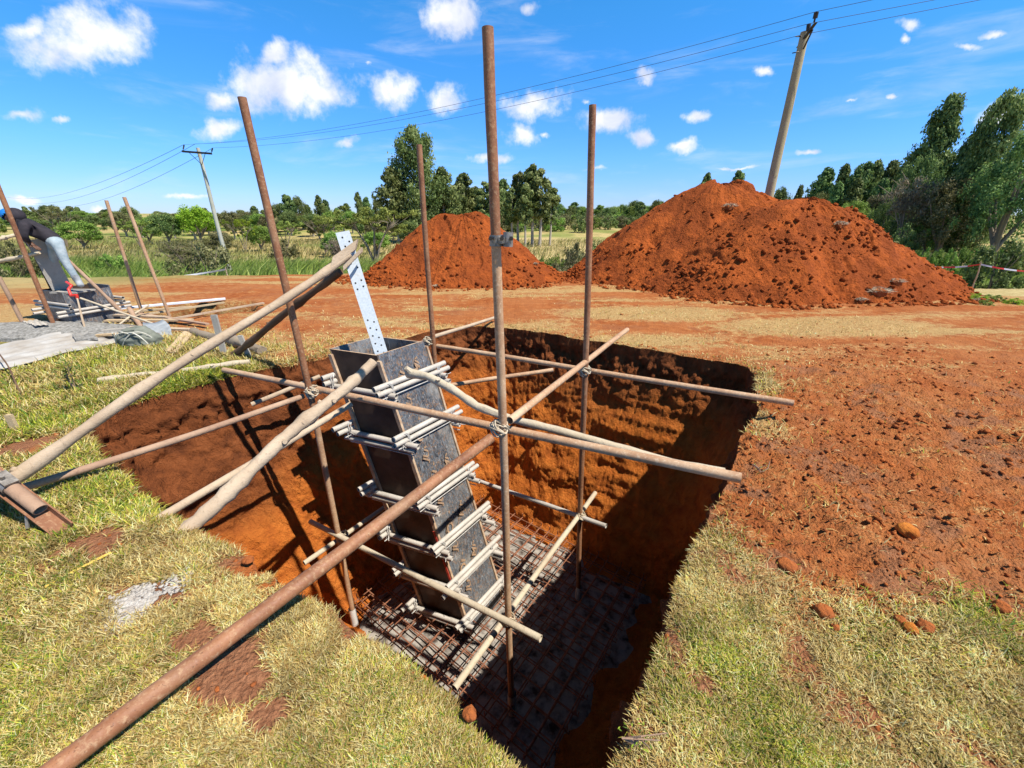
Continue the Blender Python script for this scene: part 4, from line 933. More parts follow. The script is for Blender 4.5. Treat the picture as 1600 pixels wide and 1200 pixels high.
def tuft_clump(c, s, label, seed):
    """dried sod: a clod with straw sticking out"""
    rr = random.Random(seed); mb = MB(); st = []; c = Vector((c[0], c[1], c[2]-s*.25)); root = empty('dry_sod', c); tag(root, label, 'dry sod')
    vs = [Vector(v)*s*(1+rr.uniform(-.25, .25)) for v in IV]; vs = [Vector((v.x*1.05, v.y*.9, v.z*.8)) for v in vs]; MB().add(vs, IF.tolist()).build('clod', M['clod'], root, smooth=False)
    for k in range(420):
        a = rr.uniform(0, 6.28); b = rr.uniform(0, 1.2); d = Vector((math.cos(a)*math.sin(b)*1.3, math.sin(a)*math.sin(b), math.cos(b)*.7)); p = d*s*.9; e = p+Vector((d.x+rr.uniform(-.6, .6), d.y+rr.uniform(-.6, .6), rr.uniform(-.3, .5)))*s*.6
        w = Vector((rr.uniform(-1, 1), rr.uniform(-1, 1), .3)).normalized()*.006; mb.add([p-w, p+w, e], [[0, 1, 2]])
    mb.build('dead_grass', M['canvasedge'] if False else M['timberpale'], root, smooth=False)
def on_heap(u, v):
    d = ray(u, v).normalized(); t = np.arange(5, 17, .01); z = heap_z(d.x*t, d.y*t); i = np.nonzero(H+d.z*t < z)[0]
    return Vector((0, 0, H))+d*float(t[i[0]]) if len(i) else G(u, v)
for i, (u, v, s, lab) in enumerate(((1372, 455, .17, 'straw covered sod at the foot of the broad right heap'), (1345, 468, .08, 'small pale sod left of the larger one at the heap foot'), (1312, 350, .12, 'dry grass sod high on the right flank of the broad heap'),
                    (1140, 322, .13, 'sod with dry grass on the face of the tallest heap'), (1400, 440, .12, 'sod with root hairs right of the big one on the broad heap'), (836, 412, .06, 'little sod on the right flank of the twin peaked heap'),
                    (1530, 470, .10, 'flattened straw sod beyond the right end of the broad heap'), (683, 447, .08, 'small sod at the foot of the twin peaked heap'))):
    tuft_clump(on_heap(u, v), s, lab, 60+i)

# individual clods
def clod(u, v, s, label, mat='clod', seed=0, flat=.7):
    import bmesh
    bm = bmesh.new(); bmesh.ops.create_icosphere(bm, subdivisions=3, radius=1); vs = np.array([p.co[:] for p in bm.verts]); fs = np.array([[q.index for q in p.verts] for p in bm.faces]); bm.free()
    n = fbm(vs[:, 0]*1.3+seed*7, vs[:, 1]*1.3, vs[:, 2]*1.3, 4, .6); vs = vs*(1+n*.9)[:, None]; vs[:, 2] *= flat; p = gp(u, v, s*flat*.45)
    o = mesh_obj('clod', vs*s+np.array(p), fs, M[mat], loc=tuple(p)); tag(o, label, 'clod')
clod(1416, 834, .052, 'largest orange clay lump on the bare red ground at right', 'orange', 1, .6)
clod(1285, 957, .040, 'dark brown clod alone in the turf at lower right', 'clod', 2); clod(1406, 972, .024, 'dark clod leftmost of three in a row in the right turf', 'clod', 3)
clod(1420, 985, .030, 'orange clod in the middle of three in the right turf', 'orange', 4); clod(1444, 984, .032, 'reddish clod rightmost of three in the right turf', 'clod', 5)
clod(1230, 887, .045, 'grey brown flat clod where turf meets red ground', 'clod', 6, .5); clod(1305, 980, .018, 'little clod just below the lone dark brown one', 'clod', 7)
clod(735, 1118, .026, 'red brown clod on the turf at the front pit corner', 'clod', 8, .6); clod(1354, 918, .02, 'small dark clod by the turf edge at right', 'clod', 9)
clod(388, 876, .03, 'flat grey clod on the left pit edge', 'clod', 11, .4); clod(1565, 950, .035, 'dark clod near the right picture edge', 'clod', 12)

# ------------------------------------------------------------------ foliage generators
def leaf_cloud(centers, radii, per, size, aspect=1.6, droop=0.0, seed=0, flatten=1.0, shell=.55):
    rg = np.random.default_rng(seed); C = np.repeat(np.array(centers), per, 0); R = np.repeat(np.array(radii), per)
    tone = np.repeat(rg.uniform(.25, .75, len(centers)), per)
    d = rg.normal(size=(len(C), 3)); d /= np.linalg.norm(d, axis=1)[:, None]; rad = rg.random(len(C))**shell
    off = d*rad[:, None]; off[:, 2] *= flatten; P = C+off*R[:, None]
    n = d+rg.normal(size=d.shape)*.55+np.array([0, 0, .35]); n /= np.linalg.norm(n, axis=1)[:, None]
    t = np.cross(n, rg.normal(size=d.shape)); t[:, 2] -= droop; t /= np.linalg.norm(t, axis=1)[:, None]; b = np.cross(n, t); b /= np.linalg.norm(b, axis=1)[:, None]
    s = size*(.6+.8*rg.random(len(C)))[:, None]
    q = np.stack([P-t*s*aspect*.5, P+b*s*.5, P+t*s*aspect*.5, P-b*s*.5], 1).reshape(-1, 3)
    f = np.arange(len(C)*4).reshape(-1, 4)
    tone = np.clip(tone+rg.normal(0, .16, len(C))+.18*off[:, 2], 0, 1)  # tone rises towards each clump's top, light painted into the leaf colour
    return q, f, np.repeat(tone, 4)
def make_proto(kind, seed):
    """unit-height tree meshes: (trunk mesh, crown mesh)"""
    rr = random.Random(seed); tr = MB(); cen = []; rad = []
    if kind in ('euc', 'eucbig', 'slim', 'cone', 'lean', 'conebig'):
        w = dict(euc=.20, eucbig=.30, slim=.13, cone=.24, lean=.22, conebig=.26)[kind]; lo = dict(euc=.22, eucbig=.12, slim=.42, cone=.06, lean=.1, conebig=.05)[kind]
        n = dict(euc=46, eucbig=120, slim=30, cone=70, lean=60, conebig=150)[kind]
        lean = .22 if kind == 'lean' else rr.uniform(-.03, .03)
        tr.tube([(0, 0, 0), (lean*.2, .01, .3), (lean*.55, -.01, .62), (lean*.95, 0, .93)], [.020, .015, .010, .003], 8)
        for k in range(n):
            t = lo+(1-lo)*((k+rr.random())/n); u = (t-lo)/(1-lo)
            prof = {'cone': (1-u)**.75*1.0+.04, 'conebig': (1-u)**.62*.9+.06, 'lean': (1-u)**.6*min(1, u*4+.35)}.get(kind, (math.sin(math.pi*min(1, u*.80+.18))**(.5 if kind == 'eucbig' else .7)))
            a = rr.uniform(0, 6.283); r = w*prof*rr.uniform(.35, 1.0); p = (math.cos(a)*r+lean*t, math.sin(a)*r, t*.97)
            cen.append(p); rad.append(w*(.30+.22*rr.random())*(.6+.5*prof)*(.62 if kind == 'conebig' else .72 if kind == 'eucbig' else 1))
            if k % 3 == 0 and u < .8: tr.tube([(lean*t, 0, t*.9-.05), ((p[0]+lean*t)/2, p[1]/2, p[2]-.03), p], [.006, .004, .0015], 5, cap=False)
        per = dict(euc=120, eucbig=120, slim=90, cone=110, lean=120, conebig=90)[kind]
        q = leaf_cloud(cen, rad, int(per*1.5), dict(eucbig=.013, conebig=.012).get(kind, .021), 1.9, .9, seed, 1.0)
    elif kind == 'acacia':
        stems = [(-.42, .06), (.10, -.06), (.46, .05)]
        for sx, sy in stems:
            top = Vector((sx, sy+rr.uniform(-.1, .1), rr.uniform(.72, .86))); tr.tube([(0, 0, 0), (sx*.28, sy*.4, .32), (sx*.65, sy, .58), top], [.030, .022, .015, .007], 8)
            for k in range(9):
                a = rr.uniform(0, 6.283); r = rr.uniform(.12, .50); p = Vector((top.x+math.cos(a)*r, top.y+math.sin(a)*r, rr.uniform(.74, .97))); tr.tube([(sx*.65, sy, .58), (top.x*.7+p.x*.3, top.y*.7+p.y*.3, .72), p], [.009, .006, .002], 5, cap=False)
                cen.append(tuple(p)); rad.append(rr.uniform(.09, .17))
            for k in range(4): cen.append((top.x+rr.uniform(-.35, .35), top.y+rr.uniform(-.3, .3), rr.uniform(.52, .72))); rad.append(rr.uniform(.06, .11))
        q = leaf_cloud(cen, rad, 150, .020, 2.0, 0, seed, .38)
    elif kind in ('bush', 'bushbig'):
        BB = kind == 'bushbig'
        tr.tube([(0, 0, 0), (.02, 0, .3), (.05, .02, .6)], [.045, .032, .012], 8)
        for k in range(5): a = rr.uniform(0, 6.28); tr.tube([(.0, 0, .15), (math.cos(a)*.2, math.sin(a)*.2, .42), (math.cos(a)*.36, math.sin(a)*.36, .68)], [.024, .014, .005], 6, cap=False)
        for k in range(150 if BB else 60):
            a = rr.uniform(0, 6.283); e = rr.uniform(-.6 if BB else -.3, 1.0); r = .42*math.sqrt(max(0, 1-e*e*.9))*rr.uniform(.5, 1.12); cen.append((math.cos(a)*r, math.sin(a)*r, .50+e*.42)); rad.append(rr.uniform(.05, .11) if BB else rr.uniform(.08, .16))
        q = leaf_cloud(cen, rad, 100 if BB else 170, .014 if BB else .023, 1.7, 0, seed)
    elif kind == 'shrub':
        for k in range(9): a = rr.uniform(0, 6.28); b = rr.uniform(.2, .8); tr.tube([(0, 0, 0), (math.cos(a)*.2*b, math.sin(a)*.2*b, .4), (math.cos(a)*.6*b, math.sin(a)*.6*b, .8)], [.018, .011, .003], 5, cap=False)
        for k in range(55): a = rr.uniform(0, 6.28); r = .62*rr.random()**.6; cen.append((math.cos(a)*r, math.sin(a)*r, rr.uniform(.12, .9)*(1-.35*(r/.62)**2))); rad.append(rr.uniform(.08, .17))
        q = leaf_cloud(cen, rad, 75, .035, 1.6, 0, seed)
    elif kind == 'thorn':
        for k in range(12):
            a = rr.uniform(0, 6.28); b = rr.uniform(.3, 1); m1 = Vector((math.cos(a)*.14*b, math.sin(a)*.14*b, .45)); e = Vector((math.cos(a)*.5*b, math.sin(a)*.5*b, rr.uniform(.75, .95))); tr.tube([(0, 0, 0), m1, e], [.022, .013, .004], 5, cap=False)
            for j in range(9): p = m1.lerp(e, rr.random()); p2 = p+Vector((rr.uniform(-.25, .25), rr.uniform(-.25, .25), rr.uniform(-.02, .2))); tr.tube([p, p2], [.005, .0015], 4, cap=False)
            for j in range(4): cen.append(tuple(m1.lerp(e, .4+.6*rr.random())+Vector((rr.uniform(-.15, .15), rr.uniform(-.15, .15), rr.uniform(-.05, .1))))); rad.append(rr.uniform(.08, .16))
        q = leaf_cloud(cen, rad, 55, .012, 5.0, 0, seed, .5)
    t = bpy.data.meshes.new('trunk'); t.from_pydata([tuple(v) for v in tr.v], [], tr.f); t.polygons.foreach_set('use_smooth', np.ones(len(t.polygons), bool)); t.update()
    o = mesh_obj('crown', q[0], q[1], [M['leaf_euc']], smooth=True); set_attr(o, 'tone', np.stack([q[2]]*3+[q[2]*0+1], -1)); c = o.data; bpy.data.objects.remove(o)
    return t, c
PROTO = {}
def proto(kind, seed):
    if (kind, seed) not in PROTO: PROTO[(kind, seed)] = make_proto(kind, seed*13+hash_kind(kind))
    return PROTO[(kind, seed)]
def hash_kind(k): return sum(ord(c) for c in k)
MESHV = {}
def variant(mesh, mat):
    k = (mesh.name, mat)
    if k not in MESHV: m = mesh.copy(); m.materials.clear(); m.materials.append(M[mat]); MESHV[k] = m
    return MESHV[k]
TREES = []
def tree(kind, seed, u, Y, vtop, wpx, leaf, label, group, bark='barkpale', name='tree', cat='tree', rot=None, tilt=0.0, dz=0.0):
    tr, cr = proto(kind, seed); t = V(u, vtop, Y); g = gz(t.x, Y)-.05+dz; hgt = t.z-g
    unitw = dict(euc=.50, eucbig=.78, slim=.34, cone=.56, lean=.60, conebig=.60, bushbig=1.05, acacia=2.0, bush=1.05, shrub=1.45, thorn=1.25)[kind]
    dep = Y*_c-(g+hgt*.5-H)*_s; wm = wpx/F*dep; sx = wm/unitw
    root = empty(name, (t.x, Y, g)); root.scale = (sx, sx, hgt); root.rotation_euler = (0, tilt, random.uniform(0, 6.28) if rot is None else rot)
    tag(root, label, cat, group)
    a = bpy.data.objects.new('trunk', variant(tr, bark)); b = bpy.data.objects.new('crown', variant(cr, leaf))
    for o in (a, b): COL.objects.link(o); o.parent = root
    TREES.append(root); return root
GF = 'distant trees along the far field edge'
# big central eucalyptus and the grove beside it
tree('eucbig', 1, 647, 60, 199, 104, 'leaf_euc', 'big rounded eucalyptus towering over the left soil heap, tallest tree at the centre', None, name='eucalyptus_tree')
tree('euc', 1, 612, 59, 262, 60, 'leaf_euc', 'lower eucalyptus crown on the left flank of the big rounded one', None, name='eucalyptus_tree')
tree('euc', 2, 690, 61, 262, 58, 'leaf_euc', 'eucalyptus crown on the right flank of the big rounded one', None, name='eucalyptus_tree')
for i in range(44):
    tree('shrub', 1+i % 2, 770+i*8+random.uniform(-5, 5), 108+random.uniform(-25, 20), 333+random.uniform(-6, 3), 30+random.uniform(-6, 14), ('leaf_bush', 'leaf_dark', 'leaf_olive', 'leaf_euc')[i % 4], 'shrub in the hedge line across the far field between the heaps', 'far hedge shrubs between the heaps', 'bark', name='shrub', cat='shrub')
for i, (u, vt, w, Y, k) in enumerate(((722, 271, 40, 84, 'euc'), (742, 292, 28, 86, 'euc'), (757, 283, 30, 80, 'slim'), (785, 280, 30, 82, 'euc'), (708, 300, 26, 90, 'euc'),
                        (810, 268, 32, 55, 'slim'), (834, 254, 34, 54, 'slim'), (846, 262, 36, 53, 'slim'), (800, 292, 26, 54, 'slim'), (862, 290, 26, 55, 'slim'), (822, 285, 26, 52, 'slim'), (773, 300, 24, 70, 'slim'))):
    tree(k, 1+i % 3, u, Y, vt, w*1.3, 'leaf_euc', ['pale trunked eucalyptus in the line between the big tree and the central tube', 'slender bare stemmed eucalyptus of the grove right of the central tube'][k == 'slim'], ['eucalyptus line behind the left heap', 'slender eucalyptus grove'][k == 'slim'], name='eucalyptus_tree')
# far left and middle tree lines
rr = random.Random(5)
FL = [(38, 323, 20), (52, 330, 22), (75, 320, 36), (108, 322, 17), (124, 324, 28), (165, 327, 22), (198, 322, 28), (222, 340, 20), (250, 330, 30), (276, 335, 24), (375, 328, 22), (395, 322, 26), (412, 328, 22), (445, 304, 26), (463, 306, 26),
      (480, 320, 22), (496, 305, 20), (507, 312, 18), (430, 318, 22), (540, 318, 26), (558, 300, 14), (572, 308, 22), (590, 312, 26), (525, 325, 22), (350, 332, 24), (20, 335, 24), (142, 335, 24), (180, 338, 20), (318, 325, 22)]
for i, (u, v, w) in enumerate(FL):
    k = ('lean', 'euc', 'bush', 'euc')[i % 4] if i < 10 else ('euc', 'euc', 'bush', 'cone')[i % 4]
    tree(k, 1+i % 3, u+(6 if k == 'lean' else 0), 105+rr.uniform(-12, 25), v, w, 'leaf_dark' if i % 2 else 'leaf_euc', 'far off tree in the line on the left horizon', 'trees on the left horizon', rot=3.14 if k == 'lean' else None)
for i in range(60):
    u = 600+i*9+rr.uniform(-5, 5); v = 320+rr.uniform(-8, 8)
    if u > 1110: break
    tree(('bush', 'euc', 'bush', 'bush')[i % 4], 1+i % 3, u, 135+rr.uniform(-15, 25), v, 24+rr.uniform(-4, 10), ('leaf_dark', 'leaf_bush', 'leaf_euc')[i % 3], 'far off tree in the low line on the horizon behind the heaps', 'trees on the horizon behind the heaps')
for i in range(95):
    u = -60+i*9.5+rr.uniform(-6, 6); tree('bush', 1+i % 3, u, (88+rr.uniform(-22, 40)), 338+rr.uniform(-9, 8) if u < 700 else 334, 36+rr.uniform(-8, 10), ('leaf_dark', 'leaf_bush', 'leaf_olive')[i % 3], 'low rounded bush in the belt below the horizon trees', 'bushes below the horizon trees', name='bush', cat='bush')
# mid distance on the left
L2 = [('bush', 300, 58, 321, 58, 'leaf_lime', 'round bright green tree left of the weathered utility pole'), ('bush', 252, 56, 334, 50, 'leaf_dark', 'dark dense tree left of the round bright green one'), ('bush', 222, 60, 340, 40, 'leaf_bush', 'rounded tree at the left end of the dark dense one'),
      ('bush', 118, 50, 346, 62, 'leaf_bush', 'wide green tree behind the worker'), ('acacia', 80, 52, 322, 60, 'leaf_olive', 'flat topped pale branched tree behind the worker'), ('acacia', 205, 50, 342, 50, 'leaf_acacia', 'flat topped tree between the two far left tubes'),
      ('acacia', 372, 44, 342, 50, 'leaf_lime', 'small bright acacia right of the weathered utility pole'), ('bush', 340, 40, 362, 50, 'leaf_olive', 'olive bush beside the weathered utility pole'), ('shrub', 165, 27, 392, 52, 'leaf_bush', 'green shrub in the tall grass between the worker and the far left tubes'),
      ('thorn', 285, 23, 372, 90, 'leaf_olive', 'brownish tangled shrub left of the weathered utility pole'), ('shrub', 312, 21, 368, 85, 'leaf_olive', 'large olive shrub next to the weathered utility pole'), ('shrub', 262, 22, 402, 60, 'leaf_olive', 'low olive shrub at the edge of the tall grass'),
      ('shrub', 345, 20, 408, 36, 'leaf_dark', 'dark green shrub at the foot of the weathered utility pole'), ('shrub', 8, 24, 372, 60, 'leaf_olive', 'brown green shrub at the left picture edge'), ('shrub', 240, 19, 418, 40, 'leaf_bush', 'small shrub below the low olive one'),
      ('acacia', 575, 34, 321, 150, 'leaf_acacia', 'V stemmed umbrella acacia behind the steel angle'), ('acacia', 500, 42, 336, 70, 'leaf_acacia', 'smaller umbrella acacia left of the V stemmed one'), ('acacia', 440, 48, 344, 60, 'leaf_acacia', 'small umbrella acacia right of the leaning upright'),
      ('bush', 585, 44, 362, 50, 'leaf_bush', 'rounded green bush under the V stemmed acacia'), ('bush', 520, 40, 362, 46, 'leaf_bush', 'bush just behind the steel angle'), ('thorn', 528, 27, 372, 55, 'leaf_twig', 'leafless brown thorn shrub behind the steel angle'), ('shrub', 440, 36, 372, 50, 'leaf_olive', 'low shrub in the field right of the leaning upright'),
      ('bush', 400, 46, 352, 44, 'leaf_bush', 'small round bush between the utility pole and the leaning upright'), ('bush', 640, 50, 345, 40, 'leaf_dark', 'dark bush at the foot of the big rounded eucalyptus'), ('bush', 668, 52, 348, 44, 'leaf_dark', 'dark bush right under the big rounded eucalyptus')]
for i, (k, u, Y, v, w, lf, lab) in enumerate(L2):
    tree(k, 1+i % 2, u, Y, v, w, lf, lab, None, 'bark', name={'acacia': 'acacia_tree', 'bush': 'bush', 'shrub': 'shrub', 'thorn': 'thorn_shrub'}[k], cat='tree' if k == 'acacia' else 'shrub', rot=.2 if k == 'acacia' else None)
# between the heaps
for i, (u, Y, v, w) in enumerate(((870, 22, 392, 60), (900, 21, 374, 56), (930, 22, 370, 60), (950, 24, 366, 50), (885, 18, 400, 60), (915, 17.5, 402, 50), (845, 24, 398, 50), (900, 27, 380, 60), (862, 19, 410, 50), (965, 30, 372, 50))):
    tree('shrub', 1+i % 2, u, Y, v, w, ('leaf_bush', 'leaf_olive', 'leaf_dark')[i % 3], 'leafy shrub in the thicket between the two soil heaps', 'shrubs between the soil heaps', 'bark', name='shrub', cat='shrub')
# right-hand wood
R1 = [('euc', 1103, 100, 270, 26), ('euc', 1157, 100, 267, 34), ('bush', 1225, 95, 292, 34), ('cone', 1250, 90, 290, 26), ('lean', 1275, 84, 286, 30), ('euc', 1300, 78, 262, 46), ('cone', 1326, 76, 258, 46), ('euc', 1350, 74, 254, 46), ('cone', 1374, 74, 250, 44), ('euc', 1392, 76, 252, 40), ('cone', 1412, 72, 256, 50),
      ('cone', 1310, 68, 285, 44), ('cone', 1345, 66, 280, 50), ('cone', 1385, 66, 280, 50), ('bush', 1418, 60, 290, 60), ('bush', 1290, 70, 300, 44)]
for i, (k, u, Y, v, w) in enumerate(R1): tree(k, 1+i % 3, u, Y, v, w, 'leaf_dark' if i % 3 else 'leaf_euc', 'dark evergreen of the wood rising to the right behind the heaps', 'dark evergreens of the right wood', tilt=.05)
R2 = [('conebig', 1492, 46, 146, 112, 'leaf_dark', 'tallest dark evergreen at right, its tip against the sky'), ('bushbig', 1450, 44, 235, 70, 'leaf_dark', 'dark crown at the left foot of the tallest evergreen'), ('conebig', 1530, 43, 205, 80, 'leaf_dark', 'dark evergreen right of the tallest one'),
      ('eucbig', 1590, 34, 142, 105, 'leaf_euc', 'grey green tree cut by the right picture edge'), ('bushbig', 1575, 36, 225, 100, 'leaf_dark', 'dark foliage mass low at the right picture edge'), ('bushbig', 1640, 30, 190, 140, 'leaf_dark', 'dark tree just beyond the right picture edge'),
      ('bushbig', 1340, 42, 312, 66, 'leaf_bush', 'green rounded shrub tree behind the broad heap'), ('bushbig', 1398, 38, 302, 60, 'leaf_dark', 'dark glossy round tree right of the green rounded one'), ('bushbig', 1370, 46, 304, 50, 'leaf_olive', 'pale olive tree between the two round ones'),
      ('thorn', 1440, 36, 278, 90, 'leaf_twig', 'brown bare twigged tree left of the spreading olive tree'), ('bushbig', 1510, 34, 272, 110, 'leaf_olive', 'spreading olive tree with a thick trunk in the right meadow'), ('bushbig', 1470, 35, 320, 60, 'leaf_bush', 'small green tree left of the spreading olive one'),
      ('shrub', 1588, 20, 360, 90, 'leaf_dark', 'dark shrub casting shade behind the red and white tape'), ('shrub', 1420, 33, 345, 50, 'leaf_dark', 'dark undergrowth shrub below the brown twigged tree'), ('shrub', 1375, 32, 355, 60, 'leaf_olive', 'undergrowth shrub behind the flank of the broad heap'), ('bushbig', 1560, 38, 262, 70, 'leaf_euc', 'pale drooping crown behind the spreading olive tree'), ('bushbig', 1500, 47, 270, 90, 'leaf_euc', 'grey green crown behind the spreading olive tree')]
for i, (k, u, Y, v, w, lf, lab) in enumerate(R2): tree(k, 1+i % 3, u, Y, v, w, lf, lab, None, 'bark', name={'conebig': 'evergreen_tree', 'eucbig': 'eucalyptus_tree', 'bushbig': 'tree', 'shrub': 'shrub', 'thorn': 'thorn_tree'}[k], cat='shrub' if k == 'shrub' else 'tree')
for i in range(12):
    tree('shrub', 1+i % 2, 1395+i*19, 26+random.uniform(-1, 1), 384+random.uniform(-3, 3), 34, 'leaf_bush', 'low green shrub in the row beyond the red and white tape', 'low shrubs in the row beyond the tape', 'bark', name='shrub', cat='shrub')
for i, (u, v, s) in enumerate(((1500, 462, 24), (1530, 466, 30), (1560, 468, 34), (1590, 474, 34), (1545, 476, 22))):
    p = G(u, v); tree('shrub', 1+i % 2, u, p.y, v-9, s, 'leaf_lime' if i % 2 else 'leaf_bush', 'leafy ground plant at the right end of the broad heap', 'leafy plants beside the right heap', 'bark', name='plant', cat='plant')

# tall grass belt (left) and rough grass behind the heaps
def belt(name, label, n, poly, h0, w0, cols, seed, lean=(.5, .1)):
    rg = np.random.default_rng(seed); P = np.array(poly); xs = rg.uniform(P[:, 0].min(), P[:, 0].max(), n*3); ys = rg.uniform(P[:, 1].min(), P[:, 1].max(), n*3)
    ok = (poly_sd(xs, ys, poly) > 0) & (fbm(xs*.5, ys*.5, seed, 3) > -.22); x, y = xs[ok][:n], ys[ok][:n]; n = len(x); z = terrain(x, y)
    h = h0*(.5+.8*rg.random(n))*(1+fbm(x*.25, y*.25, seed+1., 3)*1.2); w = w0*(.6+.8*rg.random(n)); az = rg.uniform(0, 6.283, n)
    tip = np.stack([rg.normal(lean[0], .35, n)*h, rg.normal(lean[1], .35, n)*h, h], -1); mid = tip*np.array([.35, .35, .62]); b = np.stack([x, y, z-.05], -1); s = np.stack([np.cos(az), np.sin(az), 0*az], -1)*w[:, None]/2
    Q = np.stack([b-s, b+s, b+mid+s*.9, b+mid-s*.9, b+tip-s*.1, b+tip+s*.1], 1).reshape(-1, 3); k = np.arange(n)[:, None]*6
    f = np.concatenate([k+np.array([[0, 1, 2, 3]]), k+np.array([[3, 2, 5, 4]])], 1).reshape(-1, 4)
    o = mesh_obj(name, Q, f, M['blade']); tag(o, label, 'grass', kind='stuff'); c = np.array(cols)[rg.integers(0, len(cols), n)]*(.75+.5*rg.random((n, 1))); set_attr(o, 'tone', np.repeat(np.concatenate([c, np.ones((n, 1))], 1), 6, 0))
TG = [(.26, .36, .06), (.34, .42, .08), (.18, .27, .05), (.44, .48, .14), (.30, .40, .10)]
belt('tall_grass', 'tall bright green grass along the far side of the site', 60000, [(-46, 17), (-28, 15.5), (-10, 14.4), (-2.0, 14.6), (-1.5, 24), (-10, 32), (-50, 34)], .62, .035, TG, 71)
belt('rough_grass', 'rough green growth between and behind the heaps', 12000, [(-1, 16), (9, 16), (14, 26), (0, 30)], .6, .05, [(.20, .27, .06), (.32, .34, .12), (.13, .19, .05)], 72, (.2, 0))
belt('meadow_grass', 'bright grass beyond the tape at right', 22000, [(14, 19), (50, 16), (50, 27), (18, 29)], .40, .04, TG, 73)
belt('field_grass', 'dry rough grass scattered over the far fields', 30000, [(-70, 33), (-10, 31), (30, 33), (60, 40), (60, 66), (-70, 66)], .5, .07, [(.40, .34, .13), (.28, .28, .08), (.48, .40, .18)], 74)
# ------------------------------------------------------------------ power line
def upole(top, r0, r1, label, mat, arm, name='utility_pole'):
    g = gz(top.x, top.y)-.1; base = Vector((top.x, top.y, g)); root = empty(name, base); tag(root, label, 'utility pole')
    pts = densify((0, 0, 0), top-base, 12, 0, 3, .002); mb = MB(); mb.tube(pts, [r0+(r1-r0)*i/12 for i in range(13)], 16); mb.build('pole', M[mat], root); return root, base
Ltop = V(309, 231, 27); Rtop = V(1258, 50, 13)
Lroot, Lb = upole(Ltop, .13, .09, 'weathered grey utility pole with a crossarm, standing left in the field', 'utilpale', None)
Rroot, Rb = upole(Rtop, .135, .10, 'brown leaning utility pole rising behind the right soil heaps', 'utility', None)
LI = [V(287, 226, 27), V(309, 233, 27)+Vector((0, -.1, .25)), V(333, 231, 26.6)]
RI = [V(1276, 18, 12.5), V(1264, 37, 12.8), V(1250, 55, 13.2)]
def insulator(root, base, p, q, s=1.0):
    mb = MB(); d = (q-p); mb.tube([p-base, q-base], .014*s, 8); mb.tube([p+d*.35-base, p+d*.95-base], .035*s, 10); mb.build('insulator', M['darkmetal'], root)
a, b = V(287, 237, 27)-Lb, V(333, 240.5, 26.7)-Lb; mb = MB(); dd = (b-a); mb.box((a+b)/2+Vector((0, -.12, 0)), dd/2, Vector((0, .04, 0)), Vector((0, 0, .05))); mb.build('crossarm', M['darkmetal'], Lroot, smooth=False)
for e in (a, b):
    mb = MB(); m_ = (a+b)/2; mb.tube([m_.lerp(e, .55)+Vector((0, -.12, -.03)), Vector((m_.x, -.10, m_.z-.6))], .015, 6); mb.build('arm_brace', M['darkmetal'], Lroot)
insulator(Lroot, Lb, a+Lb+Vector((0.03, -.12, 0)), LI[0]+Vector((.03, 0, 0))); insulator(Lroot, Lb, b+Lb+Vector((-.03, -.12, 0)), LI[2]+Vector((-.03, 0, 0)))
a, b = V(1247, 74, 13.15)-Rb, V(1274, 36, 12.55)-Rb; mb = MB(); dd = b-a; mb.box((a+b)/2, dd/2, Vector((0, .035, .0)), dd.cross(Y_).normalized()*.035); mb.build('crossarm', M['darkmetal'], Rroot, smooth=False)
mb = MB(); mb.tube([V(1255, 77, 12.86)-Rb, V(1270, 46, 12.7)-Rb], .02, 8); mb.build('arm_brace', M['darkmetal'], Rroot)
for u0, v0, u1, v1 in ((1243, 57, 1252, 57), (1238, 83, 1248, 81)):
    mb = MB(); mb.tube([V(u0, v0, 12.9)-Rb, V(u1, v1, 12.9)-Rb], .012, 6); mb.build('bolt', M['darkmetal'], Rroot)
insulator(Rroot, Rb, V(1272, 35, 12.55), RI[0], 1.5); insulator(Rroot, Rb, V(1262, 54, 12.8), RI[1], 1.4); insulator(Rroot, Rb, V(1250, 74, 13.1), V(1251, 58, 13.15), .8)
def wire(p, q, sag, label, r=.0055, n=40):
    pts = [p.lerp(q, i/n)-Z_*(sag*4*(i/n)*(1-i/n)) for i in range(n+1)]; mb = MB(); mb.tube(pts, r, 5); o = mb.build('power_line', M['wire'], None, loc=tuple(p)); tag(o, label, 'power line', 'overhead power lines')
names = ('uppermost', 'middle', 'lowest')
for i in range(3):
    wire(LI[i], RI[i], .55, f'{names[i]} of the three overhead wires between the two utility poles')
    wire(RI[i], RI[i]+(V((1362, 1470, 1510)[i], (0, -2, 4)[i], 12.0)-RI[i])*2.2, .0, f'{names[i]} overhead wire running out of the picture at upper right', .0055, 8)
    wire(LI[i], V((10, 38, 68)[i], (308, 316, 322)[i], 75), 1.2, f'{names[i]} overhead wire running left from the crossarm towards the horizon', .010)
# ------------------------------------------------------------------ barrier tapes
def tape(pts, label, stripes, w=.06, posts=()):
    mb = MB(); m = 0; seg = .22; tot = 0; P = [Vector(p) for p in pts]
    for i in range(len(P)-1):
        L = (P[i+1]-P[i]).length; k = max(2, int(L/seg))
        for j in range(k):
            a = P[i].lerp(P[i+1], j/k)-Z_*.10*4*(j/k)*(1-j/k); b = P[i].lerp(P[i+1], (j+1)/k)-Z_*.10*4*((j+1)/k)*(1-(j+1)/k); t = Z_*w/2+Y_*.01*math.sin(j*.6); t2 = Z_*w/2+Y_*.01*math.sin((j+1)*.6)
            mb.add([a-t, b-t2, b+t2, a+t], [[0, 1, 2, 3]], (j % 2) if stripes else 0)
    o = mb.build('barrier_tape', [M['white'], M['red']], None, smooth=False, loc=tuple(P[0])); tag(o, label, 'barrier tape'); return o
tape([V(1425, 411, 12.2), V(1532, 413, 11.3), V(1700, 424, 10.2)], 'red and white barrier tape strung past the right soil heap', True, .038)
